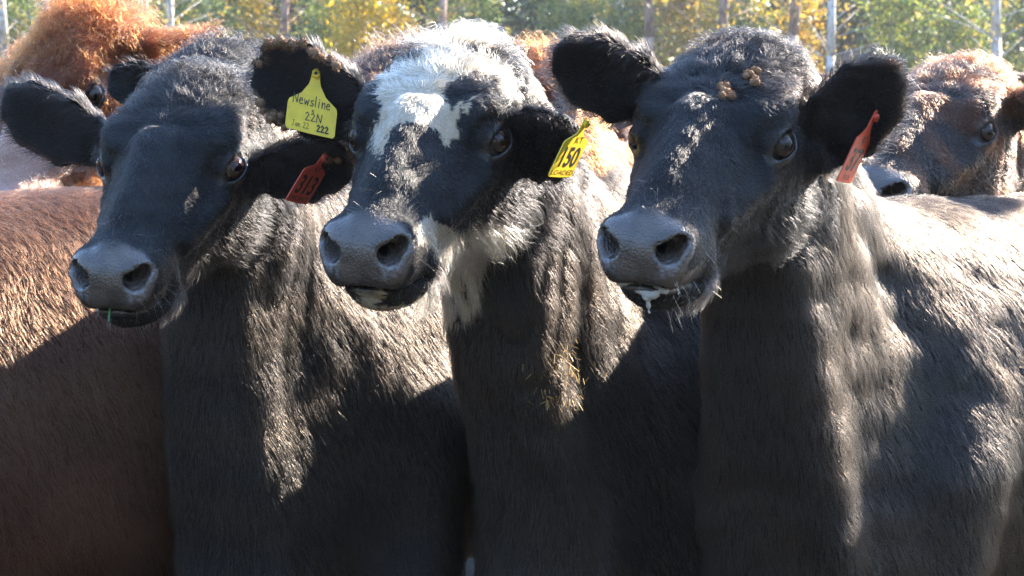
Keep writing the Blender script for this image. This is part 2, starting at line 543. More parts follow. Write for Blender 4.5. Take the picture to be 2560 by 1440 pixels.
class Cow:
    def __init__(s, pose, loc, withers, heading, ears=None, scale=1.0, color='black', wz=1.40, fat=1.0, folds=0.0, brisket=.30, seed=0, tl=0.0, eartip=None, nw=(.125, .080), nhd=None):
        s.nw = nw
        nh = unit(np.array([*(nhd or heading), 0.0])); s.nhd = nh; s.nlf = np.array([-nh[1], nh[0], 0.0])
        s.tl = tl
        s.R = head_rot(*[math.radians(v) for v in pose]); s.t = np.array(loc, float); s.s = scale
        s.w = np.array([withers[0], withers[1], 0.0]); s.hd = unit(np.array([heading[0], heading[1], 0.0]))
        s.lf = np.array([-s.hd[1], s.hd[0], 0.0])
        s.color = color; s.wz = wz; s.fat = fat; s.folds = folds; s.seed = seed; s.br = brisket
        if ears is None:
            ears = []
            for sg in (-1, 1):
                et = eartip or (.285, -.165, .02)
                ears.append(Ear(s.H((sg * .098, -.135, .018)), s.H((sg * et[0], et[1], et[2])), s.H((sg * .1, .9, -.3)) - s.H((0, 0, 0)), .058))
        s.ears = ears
        s.prep()

    def H(s, q):
        return s.t + s.s * (s.R @ np.array(q, float))

    def Bd(s, fwd, lat, z):
        return s.w + s.hd * fwd + s.lf * lat + np.array([0, 0, z])

    def q(s, P):
        return ((P - s.t.astype(np.float32)) @ s.R.astype(np.float32)) / s.s

    def prep(s):
        B, H, f = s.Bd, s.H, s.fat
        wz = s.wz
        s.neckc = [(H((0, -.180, .000)), B(-.02, 0, wz - .11), .070, .095),
                   (H((0, -.180, -.060)), B(.12, 0, wz - .32), .072, .135),
                   (H((0, -.165, -.110)), B(.30, 0, wz - .48), .050, .090)]
        th = H((0, -.06, -.15)) - s.w; bk = H((0, -.20, -.05)) - s.w
        s.nz1 = H((0, -.12, -.10))[2]; s.nz0 = .80
        s.na1 = th @ s.nhd - .01; s.nb1 = bk @ s.nhd - .06; s.nl1 = (H((0, -.13, -.10)) - s.w) @ s.nlf
        s.na0 = s.br + .07; s.nw0, s.nw1 = s.nw
        s.Rb = np.stack([s.hd, s.lf, np.array([0, 0, 1.])], 1).astype(np.float32)
        s.tor = [(B(-.12, 0, wz - .40), (.42, .24 * f, .42)), (B(-.55, 0, wz - .42), (.62, .30 * f, .42)), (B(-1.10, 0, wz - .27), (.34, .255 * f, .30))]
        s.tops = (B(-.02, 0, wz - .08), B(-1.22, 0, wz - .09), .075, .085)
        s.legs = []
        for sg in (-1, 1):
            s.legs += [(B(.0, sg * .15 * f, wz - .42), B(.02, sg * .17 * f, .70), .130, .095), (B(.02, sg * .175 * f, .70), B(.06, sg * .165 * f, .39), .090, .055),
                       (B(.06, sg * .165 * f, .39), B(.05, sg * .165 * f, .12), .047, .042), (B(.05, sg * .165 * f, .12), B(.09, sg * .165 * f, .045), .047, .055),
                       (B(-1.10, sg * .14 * f, wz - .36), B(-.98, sg * .19 * f, .70), .20, .12), (B(-.98, sg * .19 * f, .70), B(-1.30, sg * .165 * f, .48), .105, .055),
                       (B(-1.30, sg * .165 * f, .48), B(-1.23, sg * .165 * f, .12), .048, .042), (B(-1.23, sg * .165 * f, .12), B(-1.19, sg * .165 * f, .045), .047, .055)]
        for sg in (-1, 1): s.legs.append((B(-1.24, sg * .12 * f, wz - .32), B(-1.24, sg * .15 * f, .60), .17, .105))
        s.tail = (B(-1.42, 0, wz - .10), B(-1.49, s.tl, .55), .030, .022)
        s.brisk = (B(s.br - .04, 0, wz - .46), B(s.br - .08, 0, .62), .088, .085)

    def body_sdf(s, P):
        d = rc(P, *s.tops)
        for c, r in s.tor: d = smin(d, ell(P, c, r, s.Rb), .12)
        d = smin(d, rc(P, *s.brisk), .09)
        for L in s.legs: d = smin(d, rc(P, *L), .05)
        d = smin(d, rc(P, *s.tail), .03)
        n = smin(rc(P, *s.neckc[0]), rc(P, *s.neckc[1]), .10)
        d = smin(d, n, .10)
        # the deep flat-sided neck and brisket: a rounded box in plan that leans from the throat down to the chest
        rel = P - s.w
        a = rel @ s.nhd; l = rel @ s.nlf; z = P[:, 2]
        t = np.clip((z - s.nz0) / (s.nz1 - s.nz0), 0, 1)
        ts = t * t * (3 - 2 * t)
        af = s.na0 + (s.na1 - s.na0) * t ** 1.3 + .025 * np.sin(t * 3.14)
        ab = -.10 + (s.nb1 + .10) * t
        w = s.nw0 + (s.nw1 - s.nw0) * ts
        lc = s.nl1 * t ** 1.2
        r = .045
        qa = np.abs(a - (af + ab) / 2) - ((af - ab) / 2 - r)
        ql = np.abs(l - lc) - (w - r)
        d2 = np.sqrt(np.maximum(qa, 0) ** 2 + np.maximum(ql, 0) ** 2) + np.minimum(np.maximum(qa, ql), 0) - r
        d2 = smax(d2, z - s.nz1, .08); d2 = smax(d2, s.nz0 - .22 - z, .10)
        d = smin(d, d2 * .9, .11)
        return d

    def sdf(s, P):
        q = s.q(P)
        d = s.body_sdf(P)
        if s.folds > 0:      # loose vertical skin folds on neck and brisket
            near = np.abs(d) < .08
            if near.any():
                Pn = P[near]
                a = (Pn - s.w) @ s.nhd * .8 + (Pn - s.w) @ s.nlf * .8
                wv = vnoise(Pn * np.array([1, 1, .25]), .30, s.seed + 40)[:, 0]
                m = sstep(-.05, .30, (Pn - s.w) @ s.hd)
                cr_ = np.sin(a * 46 + 3.4 * wv)
                d[near] += s.folds * m * (1 - np.abs(cr_)) ** 2 * 1.6
                vb = vnoise(Pn, .34, s.seed + 60)
                d[near] += .0045 * vb[:, 0] + .0015 * vnoise(Pn, .12, s.seed + 61)[:, 1]
                zz = Pn[:, 2] + .10 * np.abs((Pn - s.w) @ s.lf - s.nl1 * .5) + .015 * vb[:, 1]
                fm = sstep(.10, .30, (Pn - s.w) @ s.hd) * sstep(.75, 1.0, Pn[:, 2]) * sstep(s.nz1 + .02, s.nz1 - .12, Pn[:, 2])
                d[near] += .0008 * fm * (1 - np.abs(np.sin(zz * 19 + s.seed))) ** 3       # throat creases
        # rounded lumps of muscle
        hd = np.full(len(P), 9., np.float32)
        m = (q * q).sum(1) < .45 ** 2
        if m.any(): hd[m] = head_sdf(q[m]) * s.s
        far = ~m
        hd[far] = np.sqrt((q[far] ** 2).sum(1)) * s.s - .36 * s.s
        d = smin(d, hd, .016)
        # keep the eye openings and jaw crisp where the neck does not reach
        for e in s.ears:
            de = e.sdf(P)
            base = rc(P, e.B - e.a * .02, e.B + e.a * e.L * .22, .030, .024)
            de = smin(de, base, .02)
            d = smin(d, de, .018)
        return d

    # ---- regions
    def regions(s, P, Nn):
        q = s.q(P)
        x, y, z = q[:, 0], q[:, 1], q[:, 2]
        ax = np.abs(x)
        r = {}
        r['q'] = q; r['nrm'] = Nn
        front = (q - np.array([0, .298, -.044])) @ np.array([0, .965, .262])
        pad = sstep(-.036, -.022, front - .25 * np.maximum(0, ax - .045) + .35 * np.maximum(0, z + .02) - .2 * np.maximum(0, -.06 - z))
        pad *= sstep(.070, .058, ax) * sstep(.010, -.006, z) * (y > .2)
        lip = sstep(.228, .246, y + .3 * np.maximum(0, .04 - ax)) * (z < -.07) * (z > -.106)
        nos = np.linalg.norm(np.stack([ax - .046, y - .275, z + .036], 1) / np.array([.024, .042, .025]), axis=1) < 1
        if s.color == 'baldy': lip = lip * 0
        r['muzzle'] = np.clip(np.maximum(np.maximum(pad, .8 * lip * (y < .34)), nos * 1.0), 0, 1) * (y > .15) * (y < .36) * (ax < .10) * (z > -.15)
        A = np.stack([ax, y, z], 1)
        e, h, vv = eye_frame(1)
        qe = A - EYE_C
        u1, u2 = qe @ h, qe @ vv
        r['lid'] = sstep(1.5, 1.0, np.sqrt((u1 / .0295) ** 2 + (u2 / .0180) ** 2)) * (np.linalg.norm(qe, axis=1) < .04)
        hd = head_dist = np.linalg.norm(q - np.array([0, .04, -.04]), axis=1)
        r['head'] = ((y > -.19) & (ax < .135) & (z > -.21) & (z < .16) & (y < .36)).astype(float)
        r['ear'] = np.zeros(len(P)); r['eari'] = np.full(len(P), -1); r['edge'] = np.zeros(len(P)); r['inner'] = np.zeros(len(P))
        for i, er in enumerate(s.ears):
            u, w, hh = er.uwh(P)
            h0, W = er.mid(u, w)
            m = (u > .10) & (u < 1.1) & (np.abs(w) < W * 1.25 + .01) & (np.abs(hh - h0) < .035)
            r['ear'][m] = 1; r['eari'][m] = i
            r['edge'][m] = np.maximum(sstep(.55, .95, np.abs(w[m]) / np.maximum(W[m], .01)), sstep(.82, .98, u[m]))
            r['inner'][m] = (Nn[m] @ er.n > 0)
        return r

    def tint(s, P, r, jitter=False):
        """Coat colour at each point: the animal's own pattern."""
        q = r['q']; n = len(P)
        x, y, z = q[:, 0], q[:, 1], q[:, 2]
        if s.color in ('black', 'baldy'):
            hb = np.clip((r['head'] + r['ear']), 0, 1)[:, None]
            c = np.array([.0045, .0042, .0044]) * hb + np.array([.0105, .0082, .0070]) * (1 - hb)
            bro = np.clip(.5 + .8 * vnoise(P, .22, 3 + s.seed)[:, 0], 0, 1)[:, None]
            c = c * (1 - bro * .6) + (np.array([.007, .0055, .005]) * hb + np.array([.024, .0165, .0115]) * (1 - hb)) * bro * .6
        elif s.color == 'brownblack':
            c = np.tile(np.array([.022, .015, .012]), (n, 1))
            bro = np.clip(.5 + .9 * vnoise(P, .15, 3 + s.seed)[:, 0] + 4 * (z - .05) * r['head'], 0, 1)[:, None]
            c = c * (1 - bro) + np.array([.080, .030, .014]) * bro
        elif s.color == 'red':
            c = np.tile(np.array([.115, .024, .005]), (n, 1))
            bro = np.clip(.5 + .7 * vnoise(P, .12, 3 + s.seed)[:, 0], 0, 1)[:, None]
            c = c * (1 - bro * .6) + np.array([.19, .044, .010]) * bro * .6
            if getattr(s, 'pink', False):
                m = sstep(.10, .17, y)[:, None] * r['head'][:, None]
                c = c * (1 - m) + np.array([.62, .36, .27]) * m
        else:  # brown
            c = np.tile(np.array([.075, .028, .013]), (n, 1))
            bro = np.clip(.5 + .8 * vnoise(P, .25, 3 + s.seed)[:, 0], 0, 1)[:, None]
            c = c * (1 - bro * .6) + np.array([.120, .052, .026]) * bro * .6
        if s.color == 'baldy':
            wob = vnoise(q, .05, 61) * .008 + vnoise(q, .016, 62) * .003
            X, Y, Z = x + wob[:, 0], y + wob[:, 1], z + wob[:, 2]
            top = Z > -.02
            d = P - C_O; zd = d @ C_F                    # markings laid on the face as the photograph shows them
            wp = vnoise(q, .03, 62) * 5 + vnoise(q, .009, 64) * 3.5
            jt = np.stack([np.modf(np.abs(np.sin(P @ np.array(k)) * 4375.85))[0] - .5 for k in ((127.1, 311.7, 74.7), (269.5, 183.3, 246.1))], 1) * 13   # hairs of both colours mix at the border
            px = 1280 + FOC * (d @ C_R) / zd + wp[:, 0] + jt[:, 0]; py = 720 - FOC * (d @ C_U) / zd + wp[:, 1] + jt[:, 1]
            seen = (r['nrm'] * -d).sum(1) > -.05
            head = (r['head'] > 0) & (r['ear'] == 0)
            wh = inpoly(px, py, BLAZE) & ~inpoly(px, py, BAR) & (Z > -.03)
            jaw = ((inpoly(px, py, JAW) & ~inpoly(px, py, JAWDARK)) | inpoly(px, py, CHIN)) & (Z < -.02)
            under = (Z < -.13) & (Y > -.02) & (Y < .24)
            sel = head & ((seen & (wh | jaw)) | under | (~seen & (Y < -.08) & (Z > .03) & (np.abs(X) < .07)))
            sel |= (r['head'] > 0) & (Y < -.135) & (Z > .045) & (np.abs(X) < .05)
            sel |= seen & inpoly(px, py, JAW) & ~inpoly(px, py, JAWDARK) & ((q * q).sum(1) < .16) & (Z < -.06) & (r['ear'] == 0)
            warm = np.clip(.5 + vnoise(P, .09, 63)[:, 1], 0, 1)[:, None]
            wc = np.array([.60, .49, .355]) * (1 - warm * .6) + np.array([.52, .36, .20]) * warm * .6
            br = (np.sin(P @ np.array([913., 577., 731.])) > .25) & (r['head'] > 0) & (Y < -.12) & (Z > .03)
            wc = np.where(br[:, None], np.array([.20, .125, .07]), wc)
            c = np.where(sel[:, None], wc, c)
            r['white'] = sel
        if r.get('lash') is None:
            pass
        return c

    # ---- build
    def build(s, label, group=None, h_head=.0045, h_body=.015, strands=60000, hscale=1.0, curly=0.0, name='cow', width=1.0, tuft=1.0):
        t0 = time.time()
        ext = np.array([e.T for e in s.ears] + [s.H((0, .34, -.05)), s.H((0, -.2, .12)), s.H((0, -.05, -.2)), s.H((.14, 0, 0)), s.H((-.14, 0, 0)), s.H((0, .2, -.14))])
        lo = ext.min(0) - .075; hi = ext.max(0) + .075
        V1, Q1 = nets(s.sdf, lo, hi, h_head)
        bl = s.Bd(-1.6, 0, 0); pts = np.array([bl, s.w, s.t])
        blo = pts.min(0) - .55; bhi = pts.max(0) + .55; blo[2] = -.02; bhi[2] = max(s.t[2] + .1, s.wz + .2)
        inner_lo, inner_hi = lo + .02, hi - .02
        keep = lambda V: ~((V > inner_lo) & (V < inner_hi)).all(1)
        V2, Q2 = nets(s.sdf, blo, bhi, h_body, keep)
        V = np.concatenate([V1, V2]); Q = np.concatenate([Q1, Q2 + len(V1)])
        Nn = normals_of(s.sdf, V)
        root = empty(name, tuple(s.w))
        tag(root, label, 'cow', group)
        s.root = root
        r = s.regions(V, Nn)
        me_c = s.tint(V, r)
        mzl = r['muzzle'][:, None]
        me_c = me_c * .8
        nose = np.array([.105, .074, .056]) if not getattr(s, 'pink', False) else np.array([.55, .30, .25])
        blot = np.clip(.5 + 1.1 * vnoise(s.q(V), .05, 71)[:, 0], 0, 1)[:, None]
        nose = nose * (.65 + .5 * blot)
        qq = r['q']
        wet = np.exp(-(((np.abs(qq[:, 0]) - .043) / .016) ** 2 + ((qq[:, 2] + .060) / .009) ** 2)) + .6 * np.exp(-(((np.abs(qq[:, 0]) - .066) / .008) ** 2 + ((qq[:, 2] + .035) / .020) ** 2))
        wet = np.clip(wet * (.6 + 1.0 * vnoise(qq, .012, 72)[:, 0]), 0, 1)[:, None] * .7
        nose = nose * (1 - wet) + np.array([.30, .29, .30]) * wet       # pale mucus by the nostrils, its wet glint painted into the colour
        me_c = me_c * (1 - mzl) + nose * mzl
        lid = r['lid'][:, None]
        me_c = me_c * (1 - lid) + np.array([.012, .010, .010]) * lid
        body = mesh_obj('body', V, Q, M_SKIN, root, True, s.w)
        attr_col(body.data, 'tint', me_c); attr_f(body.data, 'muzzle', np.maximum(r['muzzle'], r['lid'] * .8))
        s.V, s.Q, s.N = V, Q, Nn
        for sg in (1, -1):
            d, h, vv = eye_frame(sg)
            bm = bmesh.new()
            bmesh.ops.create_uvsphere(bm, u_segments=32, v_segments=20, radius=EYE_R * s.s)
            for v in bm.verts:      # a fuller cornea
                cz = v.co.z / (EYE_R * s.s)
                if cz > .6: v.co.z += (cz - .6) ** 2 * .010 * s.s
            for f in bm.faces: f.smooth = True
            me = bpy.data.meshes.new('eye'); bm.to_mesh(me); bm.free(); me.materials.append(M_EYE)
            o = bpy.data.objects.new('eye', me); COL.objects.link(o); o.parent = root
            wd, wh = s.R @ d, s.R @ h
            Mx = np.eye(4); Mx[:3, 0] = wh; Mx[:3, 1] = np.cross(wd, wh); Mx[:3, 2] = wd
            Mx[:3, 3] = s.H(EYE_C * [sg, 1, 1] + d * .0006) - s.w
            o.matrix_local = Matrix(Mx.tolist())
        if strands: s.coat(strands, hscale, curly, width, tuft)
        print(name, len(V), 'verts', round(time.time() - t0, 1), 's')
        return root

    def coat(s, n, hscale, curly, width, tuft):
        V, Q, VN = s.V, s.Q, s.N
        P0, P1, P2, P3 = (V[Q[:, i]] for i in range(4))
        area = .5 * np.linalg.norm(np.cross(P2 - P0, P3 - P1), axis=1)
        cen = (P0 + P1 + P2 + P3) / 4
        fn = unit(VN[Q].sum(1))
        # strands go where a viewer near the photograph's place can see them
        d = cen - C_O; zd = d @ C_F
        px = 1280 + FOC * (d @ C_R) / zd; py = 720 - FOC * (d @ C_U) / zd
        inside = (px > -220) & (px < 2780) & (py > -200) & (py < 1640)
        facing = -(fn * unit(d)).sum(1)
        wgt = area * np.where(inside & (facing > -.35), 1.0, .03)
        rr = s.regions(cen, fn)
        wgt *= (rr['muzzle'] < .45) * (rr['lid'] < .6)
        wgt *= np.where(rr['head'] + rr['ear'] > 0, 1.5, 1.0)
        wgt *= np.where(py > 1000, .6, 1.0)
        cdf = np.cumsum(wgt); cdf /= cdf[-1]
        r_ = np.random.default_rng(50 + s.seed)
        fi = np.searchsorted(cdf, r_.random(n))
        u, v = r_.random(n)[:, None], r_.random(n)[:, None]
        q = Q[fi]
        def bil(A): return (1 - u) * (1 - v) * A[q[:, 0]] + u * (1 - v) * A[q[:, 1]] + u * v * A[q[:, 2]] + (1 - u) * v * A[q[:, 3]]
        P = bil(V); Nn = unit(bil(VN))
        r = s.regions(P, Nn)
        ok = (r['muzzle'] < .5 + .3 * (r_.random(n) - .5)) & (r['lid'] < .55)
        P, Nn = P[ok], Nn[ok]; n = len(P)
        r = s.regions(P, Nn)
        hq = r['q']; x, y, z = hq[:, 0], hq[:, 1], hq[:, 2]; ax = np.abs(x)
        head = r['head'] * (1 - r['ear'])
        # lengths
        L = np.full(n, .023)
        nkz = sstep(-.75, -.05, (P - s.w) @ s.hd) * sstep(.55, .85, P[:, 2])          # neck and shoulder carry the longest hair
        L = L + .011 * nkz * np.clip(.5 + vnoise(P, .13, 31)[:, 0], 0, 1.2)
        L = np.where(head > 0, .0065, L)
        fore = head * sstep(.03, -.06, y) * sstep(.0, .04, z)
        L += fore * .012
        jaw = head * sstep(-.09, -.13, z) * (y < .22)
        L += jaw * (.040 if s.color == 'baldy' else .022)
        poll = head * sstep(-.12, -.16, y) * sstep(.03, .06, z) * sstep(.10, .06, ax)
        L += poll * (.009 * tuft)
        earm = r['ear'] > 0
        L = np.where(earm, .013 + .011 * r['edge'] + .024 * r['inner'] * (1 - r['edge']), L)
        L *= np.where(head > 0, sstep(.33, .16, y) * .6 + .4, 1)
        L *= hscale * r_.uniform(.6, 1.25, n)
        # combing directions
        down = np.array([0, 0, -1.])
        flow = np.tile(down * 1.0 - s.hd * .30, (n, 1))
        whorl = np.array([0, -.005, .075])
        rad = hq - whorl
        hl = unit(rad * np.array([1.0, 1.0, .6]))
        cheek = sstep(.04, .085, ax)[:, None] * sstep(.04, .0, z)[:, None]
        back = np.tile(np.array([0, -.55, -.8]), (n, 1))
        hl = hl * (1 - cheek) + back * cheek
        hlw = hl @ s.R.T
        tr = sstep(-.16, -.10, y)[:, None]
        flow = np.where(head[:, None] > 0, hlw * tr + flow * (1 - tr), flow)
        for i, e in enumerate(s.ears):
            m = (r['eari'] == i)
            if m.any():
                uu, ww, _ = e.uwh(P[m])
                W = e.w * EAR_U(np.clip(uu, 0, 1))
                sgn = np.clip(ww / W, -1.2, 1.2)[:, None]
                flow[m] = e.a * 1.0 + e.b * sgn * (.1 + .45 * np.abs(sgn)) + down * .25
        sw = vnoise(P, .09, 11 + s.seed) * .40 + vnoise(P, .03, 12 + s.seed) * .35
        amp = np.where(head > 0, .55, .34) + 1.2 * poll + .8 * fore + curly * 1.6
        flow = unit(flow) + sw * amp[:, None] + r_.normal(size=(n, 3)) * (.06 if curly > .5 else .13)
        flow = flow - Nn * (flow * Nn).sum(1)[:, None]
        flow = unit(flow)
        lift = np.where(head > 0, .34, .30) + .30 * r['edge'] + .25 * r['inner'] + .35 * poll + .12 * fore + .2 * jaw + curly * .35
        lift = (lift * r_.uniform(.7, 1.3, n))[:, None]
        K = 5 if (curly > 0 or tuft > 0) else 4
        pts = np.zeros((n, K, 3), np.float32)
        pts[:, 0] = P - Nn * .0004
        seg = (L / (K - 1))[:, None]
        for k in range(1, K):
            t = k / (K - 1)
            dr = unit(Nn * lift * (1.25 - 1.0 * t) + flow * (.35 + .9 * t) + down * .12 * t)
            pts[:, k] = pts[:, k - 1] + dr * seg
        # curls
        cu = (poll * .9 + curly + .35 * fore + .25 * jaw)
        ph = vnoise(P, .035, 21 + s.seed)[:, 0] * 6 + r_.uniform(-.5, .5, n)
        bt = np.cross(Nn, flow)
        for k in range(1, K):
            t = k / (K - 1)
            a = ph + t * 4.2
            pts[:, k] += (bt * (np.sin(a) - np.sin(ph))[:, None] + Nn * (1 - math.cos(t * 4.2)) * .35) * (cu * L * .30)[:, None]
        # clumping towards jittered cell centres
        cs = .016 if curly > .5 else .0105
        cell = np.floor(P / cs).astype(np.int64)
        best = np.full(n, 9e9); bc = np.zeros((n, 3))
        for dx in (-1, 0, 1):
            for dy in (-1, 0, 1):
                for dz in (-1, 0, 1):
                    c = cell + np.array([dx, dy, dz])
                    hsh = (c[:, 0] * 73856093) ^ (c[:, 1] * 19349663) ^ (c[:, 2] * 83492791)
                    j = np.stack([((hsh * m_) >> 7) % 1024 / 1024. for m_ in (2654435761, 40503, 2246822519)], 1)
                    cc = (c + j) * cs
                    dd = ((cc - P) ** 2).sum(1)
                    m = dd < best
                    best[m] = dd[m]; bc[m] = cc[m]
        off = bc - P
        off -= Nn * (off * Nn).sum(1)[:, None]
        cl = ((.85 if curly > .5 else .62) * np.where(earm, .5, 1.0) * r_.uniform(.5, 1.1, n))[:, None]
        for k in range(1, K):
            t = k / (K - 1)
            pts[:, k] += off * cl * t ** 1.3
        col = s.tint(P, r)
        hue = r_.normal(1, .16, n)[:, None]
        col = np.clip(col * hue, .002, .9)
        base_w = .00032 * width * np.where(earm, 1.0, 1.0) * r_.uniform(.75, 1.25, n)
        rads = base_w[:, None] * np.linspace(1, .22, K)[None, :]
        # whiskers on the muzzle, lashes on the lids
        cu_d = bpy.data.hair_curves.new('coat')
        cu_d.add_curves([K] * n)
        cu_d.points.foreach_set('position', (pts - s.w.astype(np.float32)).astype(np.float32).ravel())
        ra = cu_d.attributes.get('radius') or cu_d.attributes.new('radius', 'FLOAT', 'POINT')
        ra.data.foreach_set('value', rads.astype(np.float32).ravel())
        ta = cu_d.attributes.new('tint', 'FLOAT_COLOR', 'CURVE')
        c4 = np.ones((n, 4), np.float32); c4[:, :3] = col
        ta.data.foreach_set('color', c4.ravel())
        cu_d.materials.append(M_HAIR)
        o = bpy.data.objects.new('coat', cu_d)
        COL.objects.link(o); o.parent = s.root
        s.coat_o = o


FAST = 1.0
# three foreground heads: pose solved from eyes, nostrils, mouth and poll of the photograph
def ear_px(b, t, db, dt, n, w, cup=.5, droop=0):
    return Ear(at(b[0], b[1], db), at(t[0], t[1], dt), n, w, cup, droop)

c1 = Cow((11.2, 25.0, -1.6), (-.542, 2.589, 1.499), (-.36, 3.14), (-.45, -.89), seed=1, folds=.003, fat=1.10, nhd=(-.42, -.91), ears=[
    ear_px((285, 365), (8, 240), 2.70, 2.74, (-.15, -.95, -.15), .060),
    ear_px((660, 418), (890, 392), 2.64, 2.62, (.0, -.85, -.45), .056)])
c2 = Cow((18.5, 21.5, -.7), (-.124, 2.470, 1.545), (.23, 3.07), (-.61, -.79), color='baldy', seed=2, wz=1.29, scale=1.05, folds=.006, fat=1.10, nhd=(-.50, -.87), ears=[
    ear_px((925, 300), (645, 150), 2.58, 2.62, (-.05, -.95, -.1), .068, .6),
    ear_px((1295, 345), (1452, 330), 2.50, 2.42, (-.3, -.8, -.4), .064)])
c3 = Cow((27.5, 20.0, -2.8), (.284, 2.316, 1.550), (.62, 2.90), (-.75, -.66), seed=3, wz=1.37, folds=.002, nhd=(-.48, -.88), fat=1.05, ears=[
    ear_px((1645, 245), (1385, 120), 2.40, 2.38, (-.35, -.92, -.1), .058),
    ear_px((2028, 378), (2238, 160), 2.36, 2.32, (-.25, -.9, -.3), .060)])
c1.build('black cow with red ear tag chewing a green blade of grass', strands=int(230000 * FAST))
c2.build('black cow with white blaze on forehead and white patched jaw', tuft=2.2, strands=int(230000 * FAST))
c3.build('black cow with white froth on its lips and orange ear tag', strands=int(260000 * FAST))

# the herd pressed in behind
def herd(px, py, d, pose, withers, heading, color, label, strands, seed, curly=0.0, hs=1.0, wz=1.40, eartip=None, ears=None, pink=False, **kw):
    c = Cow(pose, at(px, py, d), withers, heading, color=color, seed=seed, wz=wz, eartip=eartip, ears=ears, **kw)
    c.pink = pink
    c.build(label, strands=int(strands * FAST), h_head=.0058, h_body=.022, hscale=hs, curly=curly, width=1.4)
    return c

cE = Cow((40, 20, 0), (-1.85, 2.30, 1.48), (-1.30, 2.80), (-.80, -.60), color='brown', seed=11, wz=1.39)
cE.build('brown cow standing at the left edge with its head out of view', strands=int(150000 * FAST), h_head=.007, h_body=.018, width=1.2)
cD = herd(150, 230, 3.7, (32, 45, 0), (-1.55, 4.35), (-.2, -.98), 'red', 'big red cow with a curly poll and pink muzzle behind the left black cow', 110000, 12, curly=.9, hs=1.5, scale=1.12, wz=1.5, eartip=(.15, -.30, -.12), pink=True)
cF = herd(490, 250, 3.45, (15, 18, 0), (-.55, 4.0), (-.4, -.92), 'black', 'black cow mostly hidden behind the heads of the left and middle cows', 60000, 13, curly=.35, hs=1.0, ears=[
    ear_px((420, 232), (268, 195), 3.52, 3.50, (-.1, -.95, .1), .052), ear_px((640, 240), (760, 200), 3.58, 3.7, (.2, -.9, -.2), .050)])
c4 = herd(-70, 330, 4.7, (15, 25, 0), (-1.7, 5.4), (-.3, -.95), 'red', 'red cow barely showing at the far left edge behind the curly one', 30000, 14, curly=.6, hs=1.6)
cG = herd(960, 250, 4.0, (15, 20, 0), (-.15, 4.6), (-.4, -.92), 'brownblack', 'dark brown curly haired cow behind the white blazed cow', 50000, 15, curly=.8, hs=1.7)
cR = herd(1290, 262, 3.75, (18, 20, 0), (.26, 4.35), (-.6, -.8), 'red', 'red cow behind the middle cow, its flank showing beside the yellow tag', 60000, 16, curly=.3, hs=1.3)
cS = herd(1580, 300, 4.9, (15, 20, 0), (.6, 5.6), (-.3, -.95), 'red', 'red cow farthest back, its poll showing between two black ears', 30000, 17, curly=.3, hs=1.3)
cH = herd(2332, 322, 3.30, (37, 14, -2), (1.45, 4.00), (-.6, -.8), 'brownblack', 'brown black cow with dusty face peering over the right cow', 150000, 18, curly=.25, hs=1.05, scale=1.08)

# ------------------------------------------------------------------ ground, fence
gm = plain_mat('trodden_earth', (.028, .027, .022), .95, .35, 3.0, .6)
g = mesh_obj('ground', [(-300, -100, 0), (300, -100, 0), (300, 500, 0), (-300, 500, 0)], [(0, 1, 2, 3)], gm)
tag(g, 'bare trodden earth of the feedlot', None, None, 'structure')


def tube(bm, a, b, r0, r1, n=10):
    a, b = Vector(a), Vector(b)
    q = (b - a).to_track_quat('Z', 'Y')
    ra = [bm.verts.new(a + q @ Vector((r0 * math.cos(t * 2 * math.pi / n), r0 * math.sin(t * 2 * math.pi / n), 0))) for t in range(n)]
    rb = [bm.verts.new(b + q @ Vector((r1 * math.cos(t * 2 * math.pi / n), r1 * math.sin(t * 2 * math.pi / n), 0))) for t in range(n)]
    for i in range(n):
        f = bm.faces.new((ra[i], ra[(i + 1) % n], rb[(i + 1) % n], rb[i])); f.smooth = True
    bm.faces.new(rb); bm.faces.new(ra[::-1])


def bm_obj(name, bm, mat, parent=None):
    me = bpy.data.meshes.new(name); bm.to_mesh(me); bm.free()
    if mat: me.materials.append(mat)
    o = bpy.data.objects.new(name, me); COL.objects.link(o)
    if parent: o.parent = parent
    return o


M_RUST = plain_mat('rusty_pipe', (.20, .105, .07), .7, .35, 9, .2)
fx0, fx1, FY = -16.0, 16.0, 13.0
fence = empty('pipe_fence', (0, FY, 0))
tag(fence, 'rusty steel pipe fence running behind the herd', 'fence')
for i, z in enumerate((1.575, 1.25, .95, .65, .35)):
    bm = bmesh.new(); tube(bm, (fx0, 0, z), (fx1, 0, z), .030 if i else .036, .030 if i else .036, 12)
    bm_obj('rail', bm, M_RUST, fence)
bm = bmesh.new(); tube(bm, (0, 0, 0), (0, 0, 1.62), .045, .045, 12)
post0 = bm_obj('post', bm, M_RUST, fence)
post0.location = (fx0, .085, 0)
for k in range(1, 13):
    p = post0.copy(); COL.objects.link(p); p.parent = fence; p.location = (fx0 + k * (fx1 - fx0) / 12, .085, 0)

